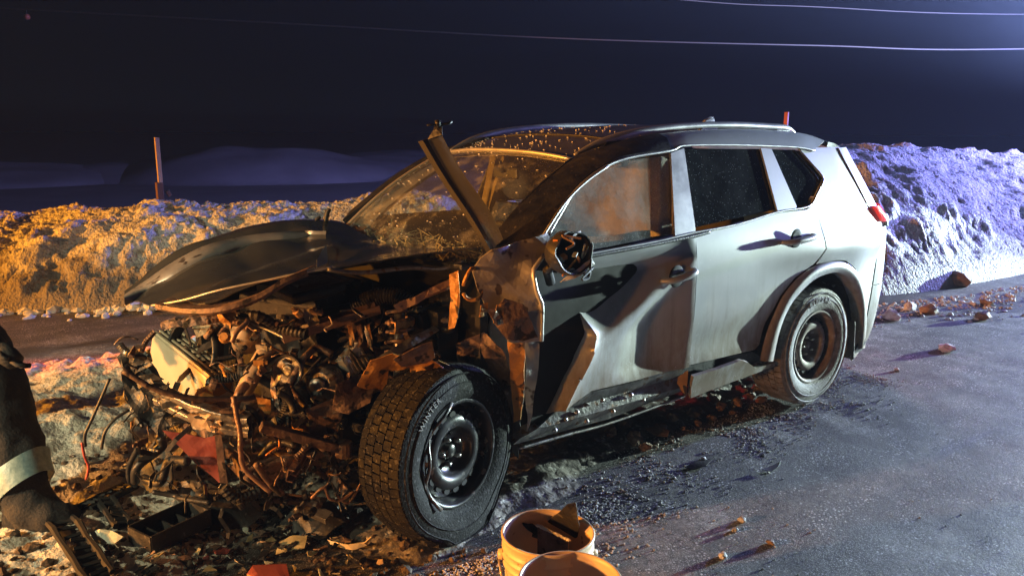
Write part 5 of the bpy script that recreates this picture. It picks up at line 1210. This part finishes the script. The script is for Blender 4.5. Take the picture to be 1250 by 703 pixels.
gsheet('bumper_slab', 'dark bumper slab lying just in front of the flat tyre', [(340, 640, .02), (365, 612, .10), (405, 612, .12), (425, 636, .05), (400, 655, .02), (360, 652, .0)], 'black_plastic', G, amp=.02, seed=3)
gsheet('bumper_slab', 'dark bumper slab propped at the far left behind the red panel', [(158, 560, .05), (195, 540, .22), (215, 560, .2), (210, 598, .05), (180, 602, .02), (160, 590, .02)], 'black_plastic', G, amp=.02, seed=6)
gsheet('bumper_slab', 'dark crushed slab hanging to the ground under the red panel', [(215, 585, .1), (250, 588, .16), (270, 600, .12), (262, 620, .02), (225, 618, .02)], 'black_plastic', G, amp=.02, seed=9)
lab = {'black_plastic': 'small black plastic fragment strewn under the wrecked nose', 'straw_bits': 'small olive fragment strewn under the wrecked nose', 'rust_brown': 'small rusty fragment strewn under the wrecked nose', 'shard_glass': 'small clear glassy fragment strewn under the wrecked nose', 'wire_tan': 'small tan fragment strewn under the wrecked nose', 'dull_steel': 'small grey metal fragment strewn under the wrecked nose'}
for k in range(150):
    r1 = random.Random(300+k)
    while True:
        px, py = r1.uniform(130, 470), r1.uniform(608, 702)
        if py > interp(px, [(130, 672), (250, 620), (330, 622), (440, 650), (470, 680)]): break
    c = onground(px, py, .012); mt = r1.choice(['black_plastic', 'black_plastic', 'straw_bits', 'rust_brown', 'shard_glass', 'rust_brown', 'black_plastic', 'black_plastic', 'wire_tan', 'black_plastic', 'black_plastic', 'dull_steel']); s_ = r1.uniform(.012, .034); a0 = r1.uniform(0, 6)
    el = r1.uniform(.25, .7); nn = r1.choice([3, 4, 4, 5])
    O_ = [c+Vector((math.cos(a0)*x_-math.sin(a0)*y_, math.sin(a0)*x_+math.cos(a0)*y_, r1.uniform(-.003, .02))) for x_, y_ in [(math.cos(q)*s_*r1.uniform(.7, 1.5), math.sin(q)*s_*el) for q in [j*6.2832/nn+r1.uniform(-.3, .3) for j in range(nn)]]]
    o = sheet('plastic_fragment' if mt == 'black_plastic' else 'broken_fragment', O_, mt, None, res=.03, amp=.001, seed=k, thick=.004); tag(o, lab[mt], 'debris', mt.replace('_', ' ')+' fragments under the nose')

# lumps of ice, frozen mud and gravel
def clod(px, py, r, mat, label, group, name, seed, cat='clod', onp=None):
    p = onp or onground(px, py); bm = bmesh.new(); bmesh.ops.create_icosphere(bm, subdivisions=2, radius=1); r1 = random.Random(seed); sd = r1.uniform(0, 50)
    sx, sy, sz = r*r1.uniform(.85, 1.35), r*r1.uniform(.85, 1.3), r*r1.uniform(.6, .9); vs = []
    for v in bm.verts:
        k = 1+.60*nz(v.co, 1.2, sd)+.30*nz(v.co, 2.6, sd); vs.append(p+Vector((v.co.x*sx*k, v.co.y*sy*k, v.co.z*sz*k+sz*.72)))
    fs = [tuple(v.index for v in f.verts) for f in bm.faces]; bm.free()
    return tag(link(name, vs, fs, mat, None, smooth=False), label, cat, group)
for k, (px, py, r) in enumerate([(846, 507, .045), (880, 500, .030), (868, 512, .026), (900, 494, .035), (915, 487, .04), (852, 520, .022), (930, 490, .03), (805, 527, .04), (820, 512, .03), (760, 520, .05), (775, 540, .04), (788, 548, .03), (870, 490, .04), (835, 525, .02), (800, 545, .02), (745, 532, .035), (893, 505, .02), (925, 478, .04), (905, 478, .035)]):
    clod(px, py, r, 'brown_clod', 'brown frozen mud clod lying in the shade under the sill', 'mud clods under the sill', 'mud_clod', 70+k)
gsheet('ochre_panel_scrap', 'flat ochre panel scrap lying under the front door', [(788, 524, .03), (802, 519, .05), (817, 526, .04), (815, 533, .02), (800, 532, .02)], 'brown_clod', None, amp=.004)
for k, (px, py, r, lb) in enumerate([(1165, 348, .13, 'large brownish frozen lump at the foot of the right snow bank'), (1092, 352, .10, 'brown frozen lump at the snow bank foot right behind the rear bumper'), (1135, 382, .075, 'grey ice lump left of the brown lumps on the road right of the car'), (1199, 390, .055, 'small tan ice lump alone on the road near the right edge'), (1203, 372, .055, 'pale ice lump behind the small tan one near the right edge'), (1109, 378, .055, 'upright white ice lump on the road behind the rear bumper'), (1088, 390, .06, 'round grey ice lump low behind the rear bumper'), (1155, 428, .05, 'flat pale ice lump on the road beside the wheel track')]):
    clod(px, py, r, 'brown_clod' if 'brown' in lb or 'tan' in lb else 'ice_chunk', lb, None, 'ice_lump', 200+k, 'ice lump')
for k, (px, py, r, lb) in enumerate([(941, 664, .015, 'tan pebble of ice on the dark road right of the buckets'), (882, 680, .016, 'white pebble of ice lowest on the road right of the buckets'), (905, 636, .015, 'white pebble of ice highest of the cluster right of the buckets'), (897, 648, .013, 'white pebble of ice in the middle of the cluster right of the buckets'), (859, 561, .012, 'tiny white ice pebble on the road below the front door'), (1095, 453, .018, 'small white ice pebble on the wheel track behind the rear wheel')]):
    clod(px, py, r, 'brown_clod' if 'tan' in lb else 'ice_chunk', lb, None, 'ice_pebble', 240+k, 'pebble')
gsheet('chrome_sliver', 'thin bright sliver of trim alone on the dark road', [(930, 573, .01), (948, 566, .02), (953, 563, .03), (950, 570, .02), (942, 576, .01)], 'shard_glass', None, amp=.002, thick=.003)
gsheet('black_trim_scrap', 'flat black trim scrap on the road below the front door', [(836, 570, .01), (850, 563, .015), (868, 562, .01), (862, 569, .01), (845, 573, .008)], 'black_plastic', None, amp=.003, thick=.004)
# small grains: nobody could count these
def grains(name, n, fn, mat, rr, label, cat, seed):
    mb = MB(); r1 = random.Random(seed); k = 0
    while k < n:
        p = fn(r1)
        if p is None: continue
        mb.chunk((p[0], p[1], gh(p[0], p[1])+.002), r1.uniform(*rr)*(1+max(0, r1.gauss(0, .5))), r1, .7); k += 1
    return tag(mb.done(name, mat, None, smooth=False), label, cat, kind='stuff')
def near_sill(r):
    x = r.uniform(-1.0, 2.5); y = interp(x, [(-1, .75), (0, .95), (1.2, .90), (2.1, 1.15), (2.5, 1.25)])+r.gauss(0, .14); return (x, y) if y > .2 and nz((x, y, 0), 4.5, 61) > r.uniform(-.35, .45) else None
grains('snow_grit', 3000, near_sill, 'ice_chunk', (.002, .0048), 'white gritty snow strewn along the car between its wheels', 'snow grit', 1)
def open_road(r):
    x = r.uniform(-6, 3.0); y = r.uniform(-.2, 2.6)+.0
    if nz((x, y, 0), 1.3, 31)+.5*nz((x, y, 0), 4, 2) < r.uniform(-.1, .8): return None
    return (x, y)
grains('snow_grit', 900, open_road, 'ice_chunk', (.0016, .003), 'fine white snow grit scattered over the open road', 'snow grit', 2)
def bank_foot(r):
    x = -2.2-abs(r.gauss(0, 2.4)); y = interp(x, [(-13, .5), (-5.9, .15), (-4.4, .0), (-3.3, -.3), (-2.2, -1.0)])+abs(r.gauss(0, .4)); return (x, y)
grains('snow_clods', 800, bank_foot, 'ice_chunk', (.005, .017), 'loose snow crumbs rolled down to the foot of the right bank', 'snow crumbs', 3)
def bank_left(r):
    t = r.random(); return (lerp(5.5, 1.5, t), lerp(-6.2, -3.6, t)+abs(r.gauss(0, .22)))
grains('snow_clods', 260, bank_left, 'ice_chunk', (.015, .05), 'loose snow crumbs at the foot of the orange lit bank', 'snow crumbs', 4)
def nose(r):
    return (r.uniform(2.6, 4.2), r.uniform(-.6, 1.1))
grains('dirt_crumbs', 900, nose, 'mud', (.006, .018), 'dark dirt crumbs under the wrecked nose', 'dirt', 5)
def fwheel(r):
    t = r.uniform(-.6, .6); return (2.64+t+r.gauss(0, .05), 1.0+.10*(1-abs(t))+abs(r.gauss(0, .06)))
grains('snow_grit', 1500, fwheel, 'ice_chunk', (.002, .0045), 'white frost grit around the foot of the flat front tyre', 'snow grit', 6)

# ================================================================== PERSON walking past at the left edge
def person():
    f0 = onground(38, 640); hip = atd(-95, 352, 3.45); base = Vector((hip.x, hip.y, 0))
    pr = empty('person', base, 'person in dark turnout gear with pale reflective cuffs stepping through at left edge', 'person')
    toe = onground(96, 634); ank = Vector((f0.x, f0.y, .10)); knee = atd(0, 490, 3.30); d = RGT
    hipR = hip+d*.09; hipL = hip-d*.09; back = Vector((FWD.x, FWD.y, 0)).normalized()
    kneeL = hipL+Vector((0, 0, -.45))-d*.05; ankL = Vector((kneeL.x, kneeL.y, .10))-d*.16; toeL = ankL+d*.17+Vector((0, 0, -.05))
    ch = hip+Vector((0, 0, .30))+d*.04; sh = hip+Vector((0, 0, .48))+d*.05; nk = sh+Vector((0, 0, .08)); hd = nk+Vector((0, 0, .10))+d*.02; tp = hd+Vector((0, 0, .11))
    sR = sh-back*.20; sL = sh+back*.20; eR = sR+Vector((0, 0, -.28))-d*.03; hR = atd(2, 428, 3.15); eL = sL+Vector((0, 0, -.29))-d*.08; hL = eL+Vector((0, 0, -.22))+d*.10
    V = [hip, hipR, knee, ank, Vector((toe.x, toe.y, .05)), hipL, kneeL, ankL, toeL, ch, sh, nk, hd, tp, sR, eR, hR, sL, eL, hL]
    E = [(0, 1), (1, 2), (2, 3), (3, 4), (0, 5), (5, 6), (6, 7), (7, 8), (0, 9), (9, 10), (10, 11), (11, 12), (12, 13), (10, 14), (14, 15), (15, 16), (10, 17), (17, 18), (18, 19)]
    Rr = [.17, .15, .135, .105, .06, .15, .13, .105, .06, .17, .14, .065, .095, .06, .085, .065, .04, .085, .065, .04]
    me = bpy.data.meshes.new('body'); me.from_pydata([v-base for v in V], E, []); o = bpy.data.objects.new('body', me); COL.objects.link(o); o.parent = pr; WORLD[o] = base
    me.materials.append(MATS['gear_black'])
    md = o.modifiers.new('skin', 'SKIN'); md.use_smooth_shade = True
    for i, sv in enumerate(me.skin_vertices[0].data): sv.radius = (Rr[i], Rr[i]); sv.use_root = (i == 0)
    sb = o.modifiers.new('sub', 'SUBSURF'); sb.levels = 3; sb.render_levels = 3
    tx = bpy.data.textures.new('cloth_folds', 'CLOUDS'); tx.noise_scale = .09; tx.noise_depth = 3; dm = o.modifiers.new('folds', 'DISPLACE'); dm.texture = tx; dm.strength = .05; dm.mid_level = .5
    # reflective cuff, boot, glove, face and helmet
    def band(a, b, r0, r1, nm, mt):
        mb = MB(); n = 5; mb.tube([a.lerp(b, i/n) for i in range(n+1)], [lerp(r0, r1, i/n) for i in range(n+1)], 28, cap=False); m0 = (a+b)/2
        mb.v = [v+Vector((0, 0, .45*(v-m0).dot(d)))+(v-m0)*.06*nz(v, 14, 3) for v in mb.v]; return mb.done(nm, mt, pr, solid=.006)
    tilt = d*.05; band(ank.lerp(knee, .16)-Vector((0, 0, .0)), ank.lerp(knee, .40), .112, .122, 'reflective_cuff', 'stripe_reflective')
    band(ankL.lerp(kneeL, .16), ankL.lerp(kneeL, .40), .112, .122, 'reflective_cuff', 'stripe_reflective')
    for a, t in ((ank, toe), (ankL, toeL)):
        a0 = Vector((a.x, a.y, .0)); dd = Vector((t.x-a.x, t.y-a.y, 0)).normalized(); mb = MB(); P_ = []
        for i in range(9):
            k = i/8; w = .052-.012*abs(k-.65); h = lerp(.13, .055, sstep(.2, .8, k)); c = a0+dd*lerp(-.09, .21, k); sd = dd.cross(Vector((0, 0, 1)))
            P_.append([c+sd*w*math.cos(q)*1.0+Vector((0, 0, max(.004, h*.5+h*.55*math.sin(q)))) for q in [j*6.2832/14 for j in range(15)]])
        mb.grid(P_); mb.add(P_[0], [tuple(range(14))]); mb.add(P_[-1], [tuple(range(14))]); mb.done('boot', 'gear_black', pr)
    for h, e in ((hR, eR), (hL, eL)):
        dd = (h-e).normalized(); sd = dd.cross(d).normalized(); nrm = sd.cross(dd)
        mb = MB(); mb.tube([h-dd*.02, h+dd*.03, h+dd*.08], [.032, .042, .036], 10)
        for q in range(4):
            b0 = h+dd*.075+sd*(.026-.0175*q); ln_ = (.065, .075, .07, .055)[q]; mb.tube([b0, b0+dd*ln_*.5+nrm*.006, b0+dd*ln_*.8+nrm*.022], [.0095, .009, .007], 7)
        b0 = h+dd*.02+sd*.036; mb.tube([b0, b0+dd*.03+sd*.02, b0+dd*.055+sd*.022+nrm*.012], [.012, .010, .008], 7); mb.done('hand', 'gear_black', pr)
    fw = d; mb = MB(); mb.lathe([(0, .12), (.05, .11), (.085, .07), (.097, .01), (.09, -.05), (.06, -.10), (.02, -.115)], hd, (0, 0, 1), 24)
    nose_ = hd+fw*.098; mb.tube([nose_+Vector((0, 0, .02)), nose_+fw*.018-Vector((0, 0, .015)), nose_-Vector((0, 0, .025))], [.008, .014, .010], 8)
    for s in (-1, 1): mb.lathe([(0, .012), (.018, .008), (.024, 0)], hd+back*s*.093, back*s, 10)
    fc = mb.done('head', 'skin', pr)
    for s in (-1, 1): mb = MB(); mb.lathe([(0, .008), (.009, .005), (.011, 0)], hd+fw*.082+back*s*.032+Vector((0, 0, .012)), fw, 10); mb.done('eye', 'gear_black', fc)
    mb = MB(); mb.bar(hd+fw*.086-back*.022-Vector((0, 0, .05)), hd+fw*.086+back*.022-Vector((0, 0, .05)), .008, .008); mb.done('mouth', 'red_plastic', fc)
    mb = MB(); mb.lathe([(0, .155), (.06, .145), (.105, .10), (.118, .045), (.155, .035), (.155, .028), (.112, .030)], hd, (0, 0, 1), 28); mb.done('helmet', 'gear_black', pr)
person()
